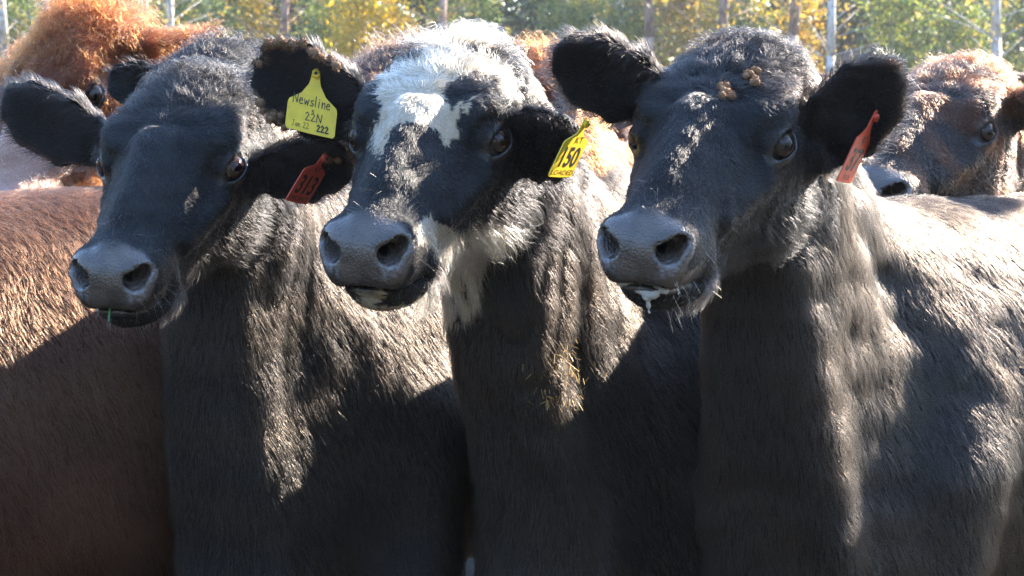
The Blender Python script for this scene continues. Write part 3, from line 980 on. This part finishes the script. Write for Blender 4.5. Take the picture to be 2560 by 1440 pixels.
# ------------------------------------------------------------------ forest
def leaf_mat():
    m = bpy.data.materials.new('leaf'); m.use_nodes = True
    nt = m.node_tree; L = nt.links
    nt.nodes.remove(nt.nodes['Principled BSDF'])
    a = N(nt, 'ShaderNodeAttribute', attribute_name='tint')
    d = N(nt, 'ShaderNodeBsdfDiffuse'); t = N(nt, 'ShaderNodeBsdfTranslucent'); gl = N(nt, 'ShaderNodeBsdfGlossy')
    gl.inputs['Roughness'].default_value = .45
    hs = N(nt, 'ShaderNodeHueSaturation'); hs.inputs['Value'].default_value = 1.8; hs.inputs['Saturation'].default_value = 1.1
    L.new(a.outputs['Color'], d.inputs[0]); L.new(a.outputs['Color'], hs.inputs['Color']); L.new(hs.outputs[0], t.inputs[0])
    mx = N(nt, 'ShaderNodeMixShader'); mx.inputs[0].default_value = .5
    L.new(d.outputs[0], mx.inputs[1]); L.new(t.outputs[0], mx.inputs[2])
    m2 = N(nt, 'ShaderNodeMixShader'); m2.inputs[0].default_value = .06
    L.new(mx.outputs[0], m2.inputs[1]); L.new(gl.outputs[0], m2.inputs[2])
    L.new(m2.outputs[0], nt.nodes['Material Output'].inputs['Surface'])
    return m


M_LEAF = leaf_mat()


def bark_mat(name, c0, c1, sc=6):
    m, nt, b = new_mat(name)
    tc = N(nt, 'ShaderNodeTexCoord'); mp = N(nt, 'ShaderNodeMapping'); mp.inputs['Scale'].default_value = (sc, sc, sc * .35)
    no = N(nt, 'ShaderNodeTexNoise'); no.inputs['Scale'].default_value = 2.0; no.inputs['Detail'].default_value = 6
    cr = N(nt, 'ShaderNodeValToRGB'); e = cr.color_ramp.elements
    e[0].position = .38; e[0].color = c0 + (1,); e[1].position = .55; e[1].color = c1 + (1,)
    nt.links.new(tc.outputs['Object'], mp.inputs[0]); nt.links.new(mp.outputs[0], no.inputs['Vector'])
    nt.links.new(no.outputs['Fac'], cr.inputs[0]); nt.links.new(cr.outputs[0], b.inputs['Base Color'])
    b.inputs['Roughness'].default_value = .85
    return m


M_BIRCH = bark_mat('pale_bark', (.20, .17, .155), (.52, .48, .45))
M_DARK = bark_mat('dark_bark', (.05, .04, .035), (.13, .10, .085))
M_PINK = bark_mat('pinkish_bark', (.16, .10, .085), (.34, .23, .19))


def leaves(C, size, cols, r_, flat=0.0):
    """Leaf quads around the given centres; each with its own turn, size and colour."""
    n = len(C)
    a = unit(r_.normal(size=(n, 3))); b = unit(np.cross(a, r_.normal(size=(n, 3))))
    if flat: b[:, 2] *= (1 - flat); a[:, 2] *= (1 - flat)
    sz = (size * r_.uniform(.6, 1.4, n))[:, None]
    V = np.stack([C - a * sz, C + b * sz * .55, C + a * sz, C - b * sz * .55], 1).reshape(-1, 3)
    F = np.arange(4 * n).reshape(n, 4)
    cols = np.array(cols)
    col = cols[r_.integers(0, len(cols), n)] * r_.uniform(.55, 1.05, (n, 1))
    return V, F, np.repeat(col, 4, 0)


def tree_kind(name, kind, seed):
    """One tree standing at the origin, returned as its root with trunk and crown."""
    r_ = np.random.default_rng(seed)
    root = empty(name, (0, 0, 0))
    bm = bmesh.new()
    if kind == 'conifer':
        H = 15; tube(bm, (0, 0, 0), (0.05, 0, H), .17, .02, 8)
        V = []; Fs = []; Cs = []
        C = []
        for k in range(95):
            z = .7 + (H - 1) * (k / 95) ** 1.15; L = (2.7 * (1 - z / H) + .25) * r_.uniform(.75, 1.1); an = k * 2.4 + r_.uniform(-.3, .3)
            tip = np.array([math.cos(an) * L, math.sin(an) * L, z - .28 * L])
            tube(bm, (0, 0, z), tuple(tip), .022, .006, 5)
            for j in range(34):
                t = r_.uniform(.15, 1.0)
                sp_ = (1.1 - t) * .42
                C.append(np.array([0, 0, z]) * (1 - t) + tip * t + np.array([r_.normal() * sp_, r_.normal() * sp_, r_.normal() * .06 - .05]))
        C = np.array(C)
        v, f, c = leaves(C, .20, [(.030, .055, .028), (.045, .075, .032), (.025, .045, .03), (.06, .085, .04)], r_, .35)
        bark = M_DARK
    else:
        tall = kind in ('aspen_green', 'aspen_yellow', 'aspen_bare')
        H = r_.uniform(11, 14) if tall else r_.uniform(2.6, 4.2)
        pts = [np.array([0, 0, 0.])]
        for k in range(6): pts.append(pts[-1] + np.array([r_.normal() * .10, r_.normal() * .10, H / 6]) * (1 if tall else .7))
        r0 = .15 if tall else .04
        for k in range(6): tube(bm, tuple(pts[k]), tuple(pts[k + 1]), r0 * (1 - k / 6.6), r0 * (1 - (k + 1) / 6.6), 9)
        if not tall:
            for k in range(5):
                an = k * 1.3; e = np.array([math.cos(an) * .9, math.sin(an) * .9, H * .75]); tube(bm, (0, 0, 0.05), tuple(e), .03, .01, 6)
        ends = []
        nl = 46 if tall else 26
        for k in range(nl):
            z = r_.uniform(1.2 if tall else .3, H) if r_.random() < .65 else r_.uniform(1.0 if tall else .2, min(H, 5))
            base = np.array([np.interp(z, [p[2] for p in pts], [p[0] for p in pts]), np.interp(z, [p[2] for p in pts], [p[1] for p in pts]), z])
            an = r_.uniform(0, 6.28); L = r_.uniform(.5, 2.1 if tall else 1.3) * (1 - .5 * z / H)
            tip = base + np.array([math.cos(an) * L, math.sin(an) * L, L * r_.uniform(.1, .8)])
            if tall: tube(bm, tuple(base), tuple(tip), .02, .006, 5)
            ends.append((base, tip))
        C = []
        per = dict(aspen_green=125, aspen_yellow=125, aspen_bare=16, shrub_yellow=160, shrub_green=160, shrub_orange=150)[kind]
        for b_, t_ in ends:
            for j in range(per):
                t = r_.uniform(.3, 1.1); C.append(b_ * (1 - t) + t_ * t + r_.normal(size=3) * (.30 if tall else .26))
        C = np.array(C); C[:, 2] = np.maximum(C[:, 2], .05)
        pal = dict(aspen_green=[(.12, .17, .04), (.18, .22, .05), (.09, .13, .04), (.26, .27, .06)], aspen_yellow=[(.36, .30, .05), (.28, .28, .06), (.42, .30, .04), (.20, .22, .06)],
                   aspen_bare=[(.30, .20, .05), (.2, .16, .06)], shrub_yellow=[(.54, .40, .05), (.58, .38, .04), (.40, .35, .06), (.5, .30, .04)],
                   shrub_green=[(.15, .20, .05), (.22, .25, .06), (.10, .15, .05), (.30, .29, .07)], shrub_orange=[(.44, .24, .05), (.40, .28, .05), (.34, .20, .05), (.28, .25, .06)])[kind]
        v, f, c = leaves(C, .066, pal, r_)
        bark = M_BIRCH if tall else M_DARK
        if kind == 'aspen_bare' and seed % 2: bark = M_PINK
    bm_obj('trunk', bm, bark, root)
    cr = mesh_obj('crown', v, f, M_LEAF, root)
    attr_col(cr.data, 'tint', c)
    return root


def copy_thing(o):
    c = o.copy(); COL.objects.link(c)
    for ch in [q for q in bpy.data.objects if q.parent == o]:
        d = ch.copy(); COL.objects.link(d); d.parent = c
    return c


TREES = dict(
    aspen_green=('aspen_tree', 'slim pale trunked tree with green and yellowing leaves in the wood', 'green aspens in the wood behind the pasture'),
    aspen_yellow=('aspen_tree', 'slim pale trunked tree with yellow autumn leaves in the wood', 'yellow aspens in the wood behind the pasture'),
    aspen_bare=('birch_tree', 'nearly bare tree with a thin light trunk at the edge of the wood', 'bare light trunks at the edge of the wood'),
    conifer=('conifer_tree', 'dark blue green conifer with drooping boughs in the wood', 'dark conifers in the wood behind the pasture'),
    shrub_yellow=('shrub', 'bright golden yellow leafed shrub at the edge of the wood', 'golden shrubs at the edge of the wood'),
    shrub_green=('shrub', 'light green leafy undergrowth shrub at the edge of the wood', 'green shrubs at the edge of the wood'),
    shrub_orange=('shrub', 'orange leafed shrub turning rusty at the edge of the wood', 'orange shrubs at the edge of the wood'))
protos = {}
def plant(kind, px, Y, sc=1.0, rot=None):
    nm, lb, gp = TREES[kind]
    i = random.randrange(2)
    x = (px - 1280) / FOC * Y
    if (kind, i) not in protos:
        o = tree_kind(nm, kind, 300 + 10 * list(TREES).index(kind) + i); protos[(kind, i)] = o
    else:
        o = copy_thing(protos[(kind, i)])
    o.location = (x, Y, 0); o.rotation_euler = (0, 0, random.uniform(0, 6.28) if rot is None else rot)
    o.scale = (sc, sc, sc)
    tag(o, lb, 'shrub' if 'shrub' in kind else 'tree', gp)
    return o


FOREST = [('aspen_bare', 40, 47), ('aspen_bare', 150, 44), ('aspen_green', 95, 55), ('aspen_green', 260, 58), ('aspen_bare', 352, 43), ('aspen_bare', 432, 42), ('aspen_green', 520, 56), ('shrub_green', 60, 50), ('shrub_green', 20, 52),
    ('shrub_green', 440, 48), ('shrub_green', 330, 52), ('aspen_green', 410, 60), ('shrub_yellow', 640, 55), ('conifer', 735, 60), ('aspen_bare', 705, 46), ('shrub_green', 800, 52), ('shrub_yellow', 900, 45), ('shrub_yellow', 960, 47), ('aspen_yellow', 880, 58),
    ('shrub_orange', 1010, 50), ('conifer', 1060, 62), ('aspen_bare', 1095, 44), ('aspen_green', 1150, 60), ('shrub_green', 1180, 52), ('conifer', 1330, 55), ('conifer', 1250, 64), ('aspen_green', 1420, 56), ('shrub_green', 1400, 50), 
    ('aspen_yellow', 1470, 60), ('aspen_bare', 1560, 52), ('aspen_bare', 1608, 47), ('shrub_green', 1545, 54), ('aspen_green', 1640, 58), ('shrub_green', 1590, 50), ('shrub_orange', 1690, 48), ('aspen_yellow', 1700, 58), ('aspen_bare', 1786, 44), ('shrub_yellow', 1730, 52), ('shrub_green', 1840, 52), ('aspen_yellow', 1860, 60),
    ('aspen_bare', 1970, 43), ('shrub_orange', 1995, 47), ('aspen_bare', 2063, 41), ('conifer', 2040, 56), ('conifer', 2110, 52), ('conifer', 2190, 60), ('conifer', 2260, 54), ('conifer', 2350, 58), ('conifer', 2430, 64), ('shrub_green', 2230, 47), ('shrub_green', 2400, 46), ('aspen_green', 2450, 60),
    ('aspen_bare', 2490, 44), ('aspen_bare', 2530, 50), ('shrub_green', 2520, 50), ('shrub_green', 1120, 56), ('shrub_green', 560, 54), ('shrub_green', 180, 56), ('shrub_green', 2120, 60), ('conifer', 180, 66), ('conifer', 600, 68)]
ORD = 'first second third fourth fifth sixth seventh eighth ninth tenth eleventh twelfth thirteenth fourteenth fifteenth sixteenth seventeenth eighteenth nineteenth twentieth'.split()
LAST = {}
for k, px, Y in FOREST:
    LAST.setdefault(k, []).append(px)
WHAT = dict(aspen_green='slim pale trunked aspen with green and yellowing leaves', aspen_yellow='slim pale trunked aspen in yellow autumn leaf', aspen_bare='nearly bare tree with a thin light trunk',
            conifer='dark blue green conifer with drooping boughs', shrub_yellow='bright golden yellow leafed shrub', shrub_green='light green leafy undergrowth shrub', shrub_orange='shrub with leaves turning rusty orange')
for k, px, Y in FOREST:
    o = plant(k, px, Y, random.uniform(.85, 1.2))
    o['label'] = '%s, %s of them from the left' % (WHAT[k], ORD[sorted(LAST[k]).index(px)])

r_ = np.random.default_rng(5)
n = 90000
ang = np.where(r_.random(n) < .5, r_.uniform(-.75, .75, n), r_.uniform(-math.pi, math.pi, n)); rd = np.where(np.abs(ang) > 1.2, r_.uniform(20, 27, n), r_.uniform(72, 95, n))  # near ring behind the camera is added, unseen, to block skylight
C = np.stack([rd * np.sin(ang), rd * np.cos(ang), np.abs(r_.normal(0, 1, n)) ** .8 * 7], 1)
lump = vnoise(C, 5.0, 81)
C = C[(lump[:, 0] + lump[:, 1] * .5) > -.35]
far = np.random.default_rng(6)
v, f, c = leaves(C, .42, [(.07, .10, .035), (.10, .13, .04), (.05, .08, .035), (.16, .15, .04), (.22, .18, .04)], far)
blocker_ring = np.repeat(C[:, 1] < 40, 4)
ln = np.clip(.5 + vnoise(C, 9.0, 82)[:, 0], 0, 1)
c = c * (1 - .3 * np.repeat(ln, 4)[:, None]) + np.repeat(ln, 4)[:, None] * .3 * np.array([.26, .22, .05])
c[blocker_ring] = np.array([.022, .034, .024]) * far.uniform(.7, 1.3, (int(blocker_ring.sum()), 1))  # added ring made dark to cut the light it bounces onto the herd
fw = mesh_obj('woodland_and_light_blocker', v, f, M_LEAF)
attr_col(fw.data, 'tint', c)
tag(fw, 'dense mixed autumn woodland closing off the view, with an added unseen dark ring blocking skylight', 'woodland', None, 'stuff')

# ------------------------------------------------------------------ ear tags
def font_poly(txt, bold=0.0, shear=0.0):
    cu = bpy.data.curves.new('txt', 'FONT'); cu.body = txt; cu.align_x = 'CENTER'; cu.align_y = 'CENTER'; cu.offset = bold; cu.shear = shear
    cu.resolution_u = 4
    o = bpy.data.objects.new('txt', cu); COL.objects.link(o)
    bpy.context.view_layer.update()
    me = bpy.data.meshes.new_from_object(o)
    V = np.array([tuple(v.co) for v in me.vertices]); F = [tuple(p.vertices) for p in me.polygons]
    bpy.data.objects.remove(o); bpy.data.meshes.remove(me)
    return V, F


STROKES = {  # handwriting, each letter in a unit box (x right, y up)
    'N': [[(0, 0), (.05, 1), (.5, .05), (.58, 1.05)]], 'e': [[(0, .3), (.4, .38), (.3, .6), (.1, .55), (0, .25), (.15, 0), (.45, .08)]], 'w': [[(0, .55), (.12, .02), (.28, .45), (.42, 0), (.55, .6)]],
    's': [[(.4, .6), (.1, .5), (.2, .3), (.4, .2), (.25, 0), (0, .05)]], 'l': [[(.1, 1.05), (.05, 0)]], 'i': [[(.08, .58), (.05, 0)], [(.1, .8), (.11, .84)]], 'n': [[(.02, .6), (.05, 0), (.1, .45), (.3, .6), (.38, .4), (.4, 0)]],
    'x': [[(0, .6), (.35, 0)], [(.35, .6), (0, 0)]], '2': [[(0, .8), (.2, 1), (.4, .75), (.05, .02), (.5, .05)]], 'J': [[(.1, 1), (.5, 1)], [(.32, 1), (.28, .1), (.1, 0), (0, .2)]], 'a': [[(.4, .55), (.1, .5), (.05, .1), (.3, .1), (.4, .5), (.42, 0)]], ' ': [], '3': [[(0, .9), (.3, .95), (.3, .6), (.1, .5), (.4, .35), (.3, 0), (0, .1)]]}


def hand_poly(txt, w=.10, sc=1.0):
    V = []; F = []; x0 = 0
    for ch in txt:
        mx = .25
        for st in STROKES[ch]:
            P = [np.array(p) for p in st]
            for a, b in zip(P[:-1], P[1:]):
                d = b - a; l = np.linalg.norm(d); d = d / l; nn = np.array([-d[1], d[0]]) * w / 2
                k = len(V)
                for q in (a - nn - d * w * .4, b - nn + d * w * .4, b + nn + d * w * .4, a + nn - d * w * .4): V.append((q[0] + x0, q[1] + .001 * k % .01, 0))
                F.append((k, k + 1, k + 2, k + 3))
            mx = max(mx, max(p[0] for p in st))
        x0 += mx + .17
    V = np.array(V); V[:, 0] -= x0 / 2; V[:, 1] -= .4
    return V, F


M_TY = plain_mat('yellow_tag_plastic', (.90, .60, .03), .42, .10, 60)
M_TR = plain_mat('red_tag_plastic', (.66, .085, .04), .42, .10, 60)
M_TO = plain_mat('orange_tag_plastic', (.52, .042, .009), .42, .08, 60)
M_INK = plain_mat('tag_ink', (.012, .012, .012), .5)


def ear_tag(label, hole, bl, br, mat, shoulder, texts, curve=.0):
    """hole, bl, br: world points of the stud and of the tag's lower corners."""
    H, A, B = (np.array(p, float) for p in (hole, bl, br))
    ux = (B - A) / 2; vy = (A + B) / 2 - H; nn = np.cross(ux, vy); nn /= np.linalg.norm(nn)
    if nn @ (C_O - H) < 0: nn = -nn
    root = empty('ear_tag', tuple(H)); tag(root, label, 'ear tag', 'ear tags of the herd')
    s_ = shoulder
    out = [(-.16, -.08), (-.06, -.13), (.06, -.13), (.16, -.08), (.19, .06), (.24, .16), (.5, s_ * .66), (.95, s_ * .93), (1.0, s_ + .03), (1.0, .95), (.93, 1.0), (.5, 1.005), (0, 1.01), (-.5, 1.005), (-.93, 1.0), (-1.0, .95), (-1.0, s_ + .03), (-.95, s_ * .93), (-.5, s_ * .66), (-.24, .16), (-.19, .06)]
    th = .0009
    def W(u, v, off): return H + ux * u + vy * v + nn * (off - curve * (u * u) + .004 * max(0, v - .2) * 0) - H
    bm = bmesh.new()
    f = [bm.verts.new(W(u, v, th)) for u, v in out]; b = [bm.verts.new(W(u, v, -th)) for u, v in out]
    bm.faces.new(f); bm.faces.new(b[::-1])
    for i in range(len(out)):
        j = (i + 1) % len(out); bm.faces.new((f[j], f[i], b[i], b[j]))
    bmesh.ops.recalc_face_normals(bm, faces=bm.faces)
    bm_obj('panel', bm, mat, root)
    bm = bmesh.new(); tube(bm, Vector(W(0, -.02, 0)), Vector(W(0, -.02, .006)), .0065, .006, 14); tube(bm, Vector(W(0, -.02, .006)), Vector(W(0, -.02, .0075)), .0038, .003, 12)
    st = bm_obj('stud', bm, mat, root)
    hm = bmesh.new(); tube(hm, Vector(W(0, -.02, .0076)), Vector(W(0, -.02, .0080)), .0028, .0026, 10); bm_obj('stud_hole_shade', hm, M_INK, st)  # dark disc on the stud, painted shade of a hole
    for (V, F), cu, cv, su, sv, skew in texts:
        P = [W(cu + x * su + y * skew, cv - y * sv, th + .0005) for x, y, _ in V]
        mesh_obj('lettering', np.array(P), F, M_INK, root)
    return root


ear_tag('yellow ear tag handwritten in pen, in the burr covered ear', at(790, 190, 2.555), at(712, 318, 2.53), at(836, 348, 2.53), M_TY, .52,
        [(hand_poly('Newsline'), -.02, .47, .33, .17, 0), (hand_poly('x'), .06, .61, .26, .08, 0), (hand_poly('22N'), .12, .74, .34, .14, 0), (hand_poly('Jan 22', .08), -.38, .90, .20, .10, 0), (hand_poly('222', .2), .52, .90, .25, .11, 0)])
T313 = font_poly('313', .02)
ear_tag('red ear tag printed 313 hanging from the left cow', at(806, 396, 2.575), at(713, 500, 2.52), at(767, 511, 2.58), M_TR, .30,
        [(T313, .0, .63, 1.08, .56, .0), (font_poly('KT'), .15, .26, .42, .16, 0), (font_poly('MONT'), 0, .92, .55, .14, 0)])
ear_tag('yellow ear tag printed 150 hanging from the middle cow', at(1460, 312, 2.385), at(1369, 441, 2.335), at(1427, 442, 2.40), M_TY, .34,
        [(font_poly('150', .02), -.02, .64, 1.05, .52, 0), (font_poly('KT'), .18, .30, .55, .18, 0), (font_poly('LOADED'), 0, .92, .48, .13, 0)])
ear_tag('orange ear tag printed 37 hanging from the right cow', at(2183, 296, 2.29), at(2091, 452, 2.235), at(2126, 458, 2.30), M_TO, .36,
        [(font_poly('37', .02), -.05, .67, 1.4, .48, 0), (font_poly('KT'), .15, .34, .5, .15, 0), (font_poly('FUL'), 0, .93, .6, .11, 0)])

# ------------------------------------------------------------------ burrs, froth, grass, chaff, whiskers
M_BURR = plain_mat('burr', (.30, .17, .09), .85, .3, 200)


def burr_mesh(seed):
    r_ = np.random.default_rng(seed)
    bm = bmesh.new()
    bmesh.ops.create_icosphere(bm, subdivisions=2, radius=.0062)
    for v in bm.verts: v.co *= r_.uniform(.85, 1.12)
    for f in bm.faces: f.smooth = True
    for k in range(44):
        d = Vector(unit(r_.normal(size=(1, 3)))[0]); t = d.orthogonal() * .0007; u = d.cross(t).normalized() * .0007
        a = d * .0055; tip = d * r_.uniform(.0085, .011)
        q = [bm.verts.new(a + t), bm.verts.new(a - t * .5 + u), bm.verts.new(a - t * .5 - u), bm.verts.new(tip)]
        for i, j in ((0, 1), (1, 2), (2, 0)): bm.faces.new((q[i], q[j], q[3]))
    me = bpy.data.meshes.new('burr'); bm.to_mesh(me); bm.free(); me.materials.append(M_BURR)
    return me


BURRS = [burr_mesh(i) for i in range(3)]
def burr(p, label, group, sc=1.0):
    o = bpy.data.objects.new('burr', random.choice(BURRS)); COL.objects.link(o)
    o.location = tuple(p); o.rotation_euler = [random.uniform(0, 6.28) for _ in range(3)]; o.scale = (sc,) * 3
    tag(o, label, 'burr', group)


e2 = c2.ears[0]
rb = np.random.default_rng(9)
for k in range(46):
    if k < 30: u, r, off = rb.uniform(.30, 1.0), (1 if e2.b[2] > 0 else -1) * rb.uniform(.72, 1.02), rb.uniform(.006, .022)
    elif k < 36: u, r, off = rb.uniform(.88, 1.0), rb.uniform(-.6, .6), rb.uniform(.006, .02)
    else: u, r, off = rb.uniform(.45, .9), (-1 if e2.b[2] > 0 else 1) * rb.uniform(.75, 1.0), rb.uniform(.006, .02)
    burr(e2.pt([u], [r], off)[0], 'dry brown burr tangled in the fur of the ear with the handwritten tag', 'burrs in the middle cow\'s ear', rb.uniform(.8, 1.25))
for k in range(14):
    px, py = rb.uniform(805, 892), rb.uniform(325, 415)
    burr(at(px, py, 2.60 + rb.uniform(-.01, .02)), 'dry brown burr in the matted hair below the handwritten tag', 'burrs below the yellow tag', rb.uniform(.9, 1.3))


def front_points(c, px, py, rad, k, seed=0):
    """Points on a cow's surface that face the lens near a pixel."""
    d = c.V - C_O; zd = d @ C_F
    X = 1280 + FOC * (d @ C_R) / zd; Y = 720 - FOC * (d @ C_U) / zd
    m = ((X - px) ** 2 + (Y - py) ** 2 < rad * rad) & ((c.N * -d).sum(1) > 0)
    if not m.any(): return np.zeros((0, 3)), np.zeros((0, 3))
    ids = np.nonzero(m)[0]; zz = zd[ids]; ids = ids[zz < zz.min() + .12]
    sel = np.random.default_rng(seed).choice(ids, k)
    return c.V[sel], c.N[sel]


for (px, py, rad, k) in ((1808, 232, 26, 9), (1880, 188, 18, 6), (1890, 215, 10, 3)):
    P, Nn = front_points(c3, px, py, rad, k, px)
    for p, nn in zip(P, Nn): burr(p + nn * .007, 'orange brown burr stuck in the forelock of the right cow', 'burrs in the right cow\'s forelock', .8)
e3 = c3.ears[1]
for k in range(7):
    burr(e3.pt([rb.uniform(.88, 1.0)], [rb.uniform(-.7, .7)], rb.uniform(.0, .012))[0], 'orange brown burr at the tip of the right cow\'s tagged ear', 'burrs on the right cow\'s ear tip', 1.1)

# froth hanging from the right cow's lip
def froth_sdf(P):
    q = c3.q(P)
    d = rc(q, (-.036, .279, -.094), (.030, .281, -.096), .0036, .0056)
    d = smin(d, rc(q, (-.006, .284, -.097), (.016, .286, -.101), .0058, .0066), .006)
    d = smin(d, rc(q, (.006, .287, -.103), (.009, .290, -.126), .0046, .0018), .008)
    return d + vnoise(P, .008, 91)[:, 0] * .0006
fl = c3.H((0, .275, -.10))
V, Q = nets(froth_sdf, fl - .06, fl + .06, .0016)
M_FROTH = plain_mat('froth', (.62, .57, .50), .3, .12, 500, .3)
mesh_obj('froth', V, Q, M_FROTH, c3.root, True, c3.w)

# grass blade in the left cow's mouth
M_GR = plain_mat('grass_blade', (.06, .22, .06), .5)
gp = c1.H((-.006, .287, -.086))
G = np.array([gp + np.array([dx, -.004 * k, -.010 * k]) for k in range(3) for dx in (-.0022 + .0012 * k * .4, .0022 - .0006 * k)])
gb = mesh_obj('grass_blade', np.concatenate([G, G + np.array([0, .0006, 0])]), [(0, 1, 3, 2), (2, 3, 5, 4), (6, 8, 9, 7), (8, 10, 11, 9), (0, 2, 8, 6), (2, 4, 10, 8), (1, 7, 9, 3), (3, 9, 11, 5)], M_GR)
tag(gb, 'short green blade of grass held in the left cow\'s lips', 'grass blade')

# golden chaff caught in the middle cow's neck hair
M_CH = plain_mat('chaff', (.42, .27, .09), .6, .5, 160)
Vs, Fs = [], []
for (px, py, rad, k) in ((1395, 915, 34, 60), (1380, 985, 30, 45), (1392, 870, 20, 25), (1400, 940, 110, 34)):
    P, Nn = front_points(c2, px, py, rad, k, py)
    for p, nn in zip(P, Nn):
        d = unit((rb.normal(size=(1, 3)) + np.array([[0, 0, -1.5]])))[0]; w = np.cross(d, nn) * rb.uniform(.0003, .0008); L = rb.uniform(.003, .020)
        p = p + nn * .012 + rb.normal(size=3) * .006; k0 = len(Vs)
        Vs += [p - w, p + w, p + d * L + w, p + d * L - w]; Fs.append((k0, k0 + 1, k0 + 2, k0 + 3))
if Vs:
    o = mesh_obj('chaff', np.array(Vs), Fs, M_CH, c2.root, False, c2.w); o['kind'] = 'stuff'


def strands(c, name, R, D, L, w, col, K=5, bend=.3, seed=0):
    n = len(R); pts = np.zeros((n, K, 3), np.float32); pts[:, 0] = R
    r_ = np.random.default_rng(seed); g_ = np.array([0, 0, -1.]); sd = r_.normal(size=(n, 3)) * .25
    for k in range(1, K):
        t = k / (K - 1); d = unit(D + (g_ * bend + sd) * t); pts[:, k] = pts[:, k - 1] + d * (L / (K - 1))[:, None]
    cd = bpy.data.hair_curves.new(name); cd.add_curves([K] * n)
    cd.points.foreach_set('position', (pts - c.w.astype(np.float32)).astype(np.float32).ravel())
    ra = cd.attributes.get('radius') or cd.attributes.new('radius', 'FLOAT', 'POINT')
    ra.data.foreach_set('value', (np.full((n, 1), w) * np.linspace(1, .3, K)[None]).astype(np.float32).ravel())
    ta = cd.attributes.new('tint', 'FLOAT_COLOR', 'CURVE'); c4 = np.ones((n, 4), np.float32); c4[:, :3] = col; ta.data.foreach_set('color', c4.ravel())
    cd.materials.append(M_HAIR)
    o = bpy.data.objects.new(name, cd); COL.objects.link(o); o.parent = c.root
    return o


for c in (c1, c2, c3, cH):
    r_ = np.random.default_rng(77 + c.seed)
    q = c.q(c.V.astype(np.float32))
    m = (q[:, 1] > .14) & (q[:, 1] < .30) & (np.abs(q[:, 0]) < .08) & (q[:, 2] < -.06) & (q[:, 2] > -.16)
    top = (q[:, 1] > .19) & (q[:, 1] < .26) & (np.abs(q[:, 0]) < .06) & (q[:, 2] > -.02)
    for mm, nm, k, Lr in ((m, 'chin_whiskers', 90, (.014, .034)), (top, 'nose_whiskers', 45, (.010, .024))):
        ids = np.nonzero(mm)[0]
        if len(ids) == 0: continue
        ids = r_.choice(ids, k)
        D = unit(c.N[ids] + r_.normal(size=(k, 3)) * .3)
        strands(c, nm, c.V[ids], D, r_.uniform(*Lr, k), .00022, np.array([.30, .22, .14]), seed=c.seed)
    for e in c.ears:
        k = 2600
        uu = r_.uniform(.02, .85, k) ** 1.2; rr_ = r_.uniform(-.95, .95, k)
        R = e.pt(uu, rr_, .008)
        ctr = e.pt(uu, rr_ * .2, .0) - R
        D = unit(e.a * r_.uniform(.4, 1.2, (k, 1)) + e.n * r_.uniform(.25, .8, (k, 1)) + ctr * 6 + r_.normal(size=(k, 3)) * .22)
        tn = np.array([.012, .009, .008]) * r_.uniform(.6, 2.6, (k, 1)) if c is not cH else np.array([.05, .025, .015]) * r_.uniform(.6, 1.8, (k, 1))
        strands(c, 'ear_hair', R, D, r_.uniform(.016, .046, k) * (1 - .4 * uu), .00034, tn, K=5, bend=.45, seed=c.seed)
    # upper lashes
    for sg in (1, -1):
        d, h, v = eye_frame(sg)
        a = r_.uniform(-1, 1, 34)
        loc = EYE_C * [sg, 1, 1] + np.outer(a * .023, h) + np.outer(.0142 * np.sqrt(np.maximum(0, 1 - (a * .93) ** 2)) + .001, v) + np.outer(.021 - .007 * a * a, d)
        R = c.t + c.s * loc @ c.R.T
        D = np.tile(d * .9 + v * .05, (34, 1)) + np.outer(a * .5, h)
        strands(c, 'eyelashes', R, unit(D @ c.R.T), r_.uniform(.012, .020, 34), .00030, np.array([.01, .008, .007]), bend=.5, seed=c.seed)

if True:
    hm = bpy.data.materials.new('haze'); hm.use_nodes = True
    nt = hm.node_tree; nt.nodes.remove(nt.nodes['Principled BSDF'])
    pv = N(nt, 'ShaderNodeVolumePrincipled')
    pv.inputs['Color'].default_value = (.86, .90, .95, 1)
    pv.inputs['Density'].default_value = 0.0006
    pv.inputs['Anisotropy'].default_value = 0.3
    nt.links.new(pv.outputs[0], nt.nodes['Material Output'].inputs['Volume'])
    bm = bmesh.new(); bmesh.ops.create_cube(bm, size=1.0)
    hz = bm_obj('haze', bm, hm); hz.scale = (640, 640, 32); hz.location = (0, 200, 15)
    tag(hz, 'thin sunlit autumn haze over the pasture', None, None, 'stuff')
print('script', round(time.time() - T0, 1))
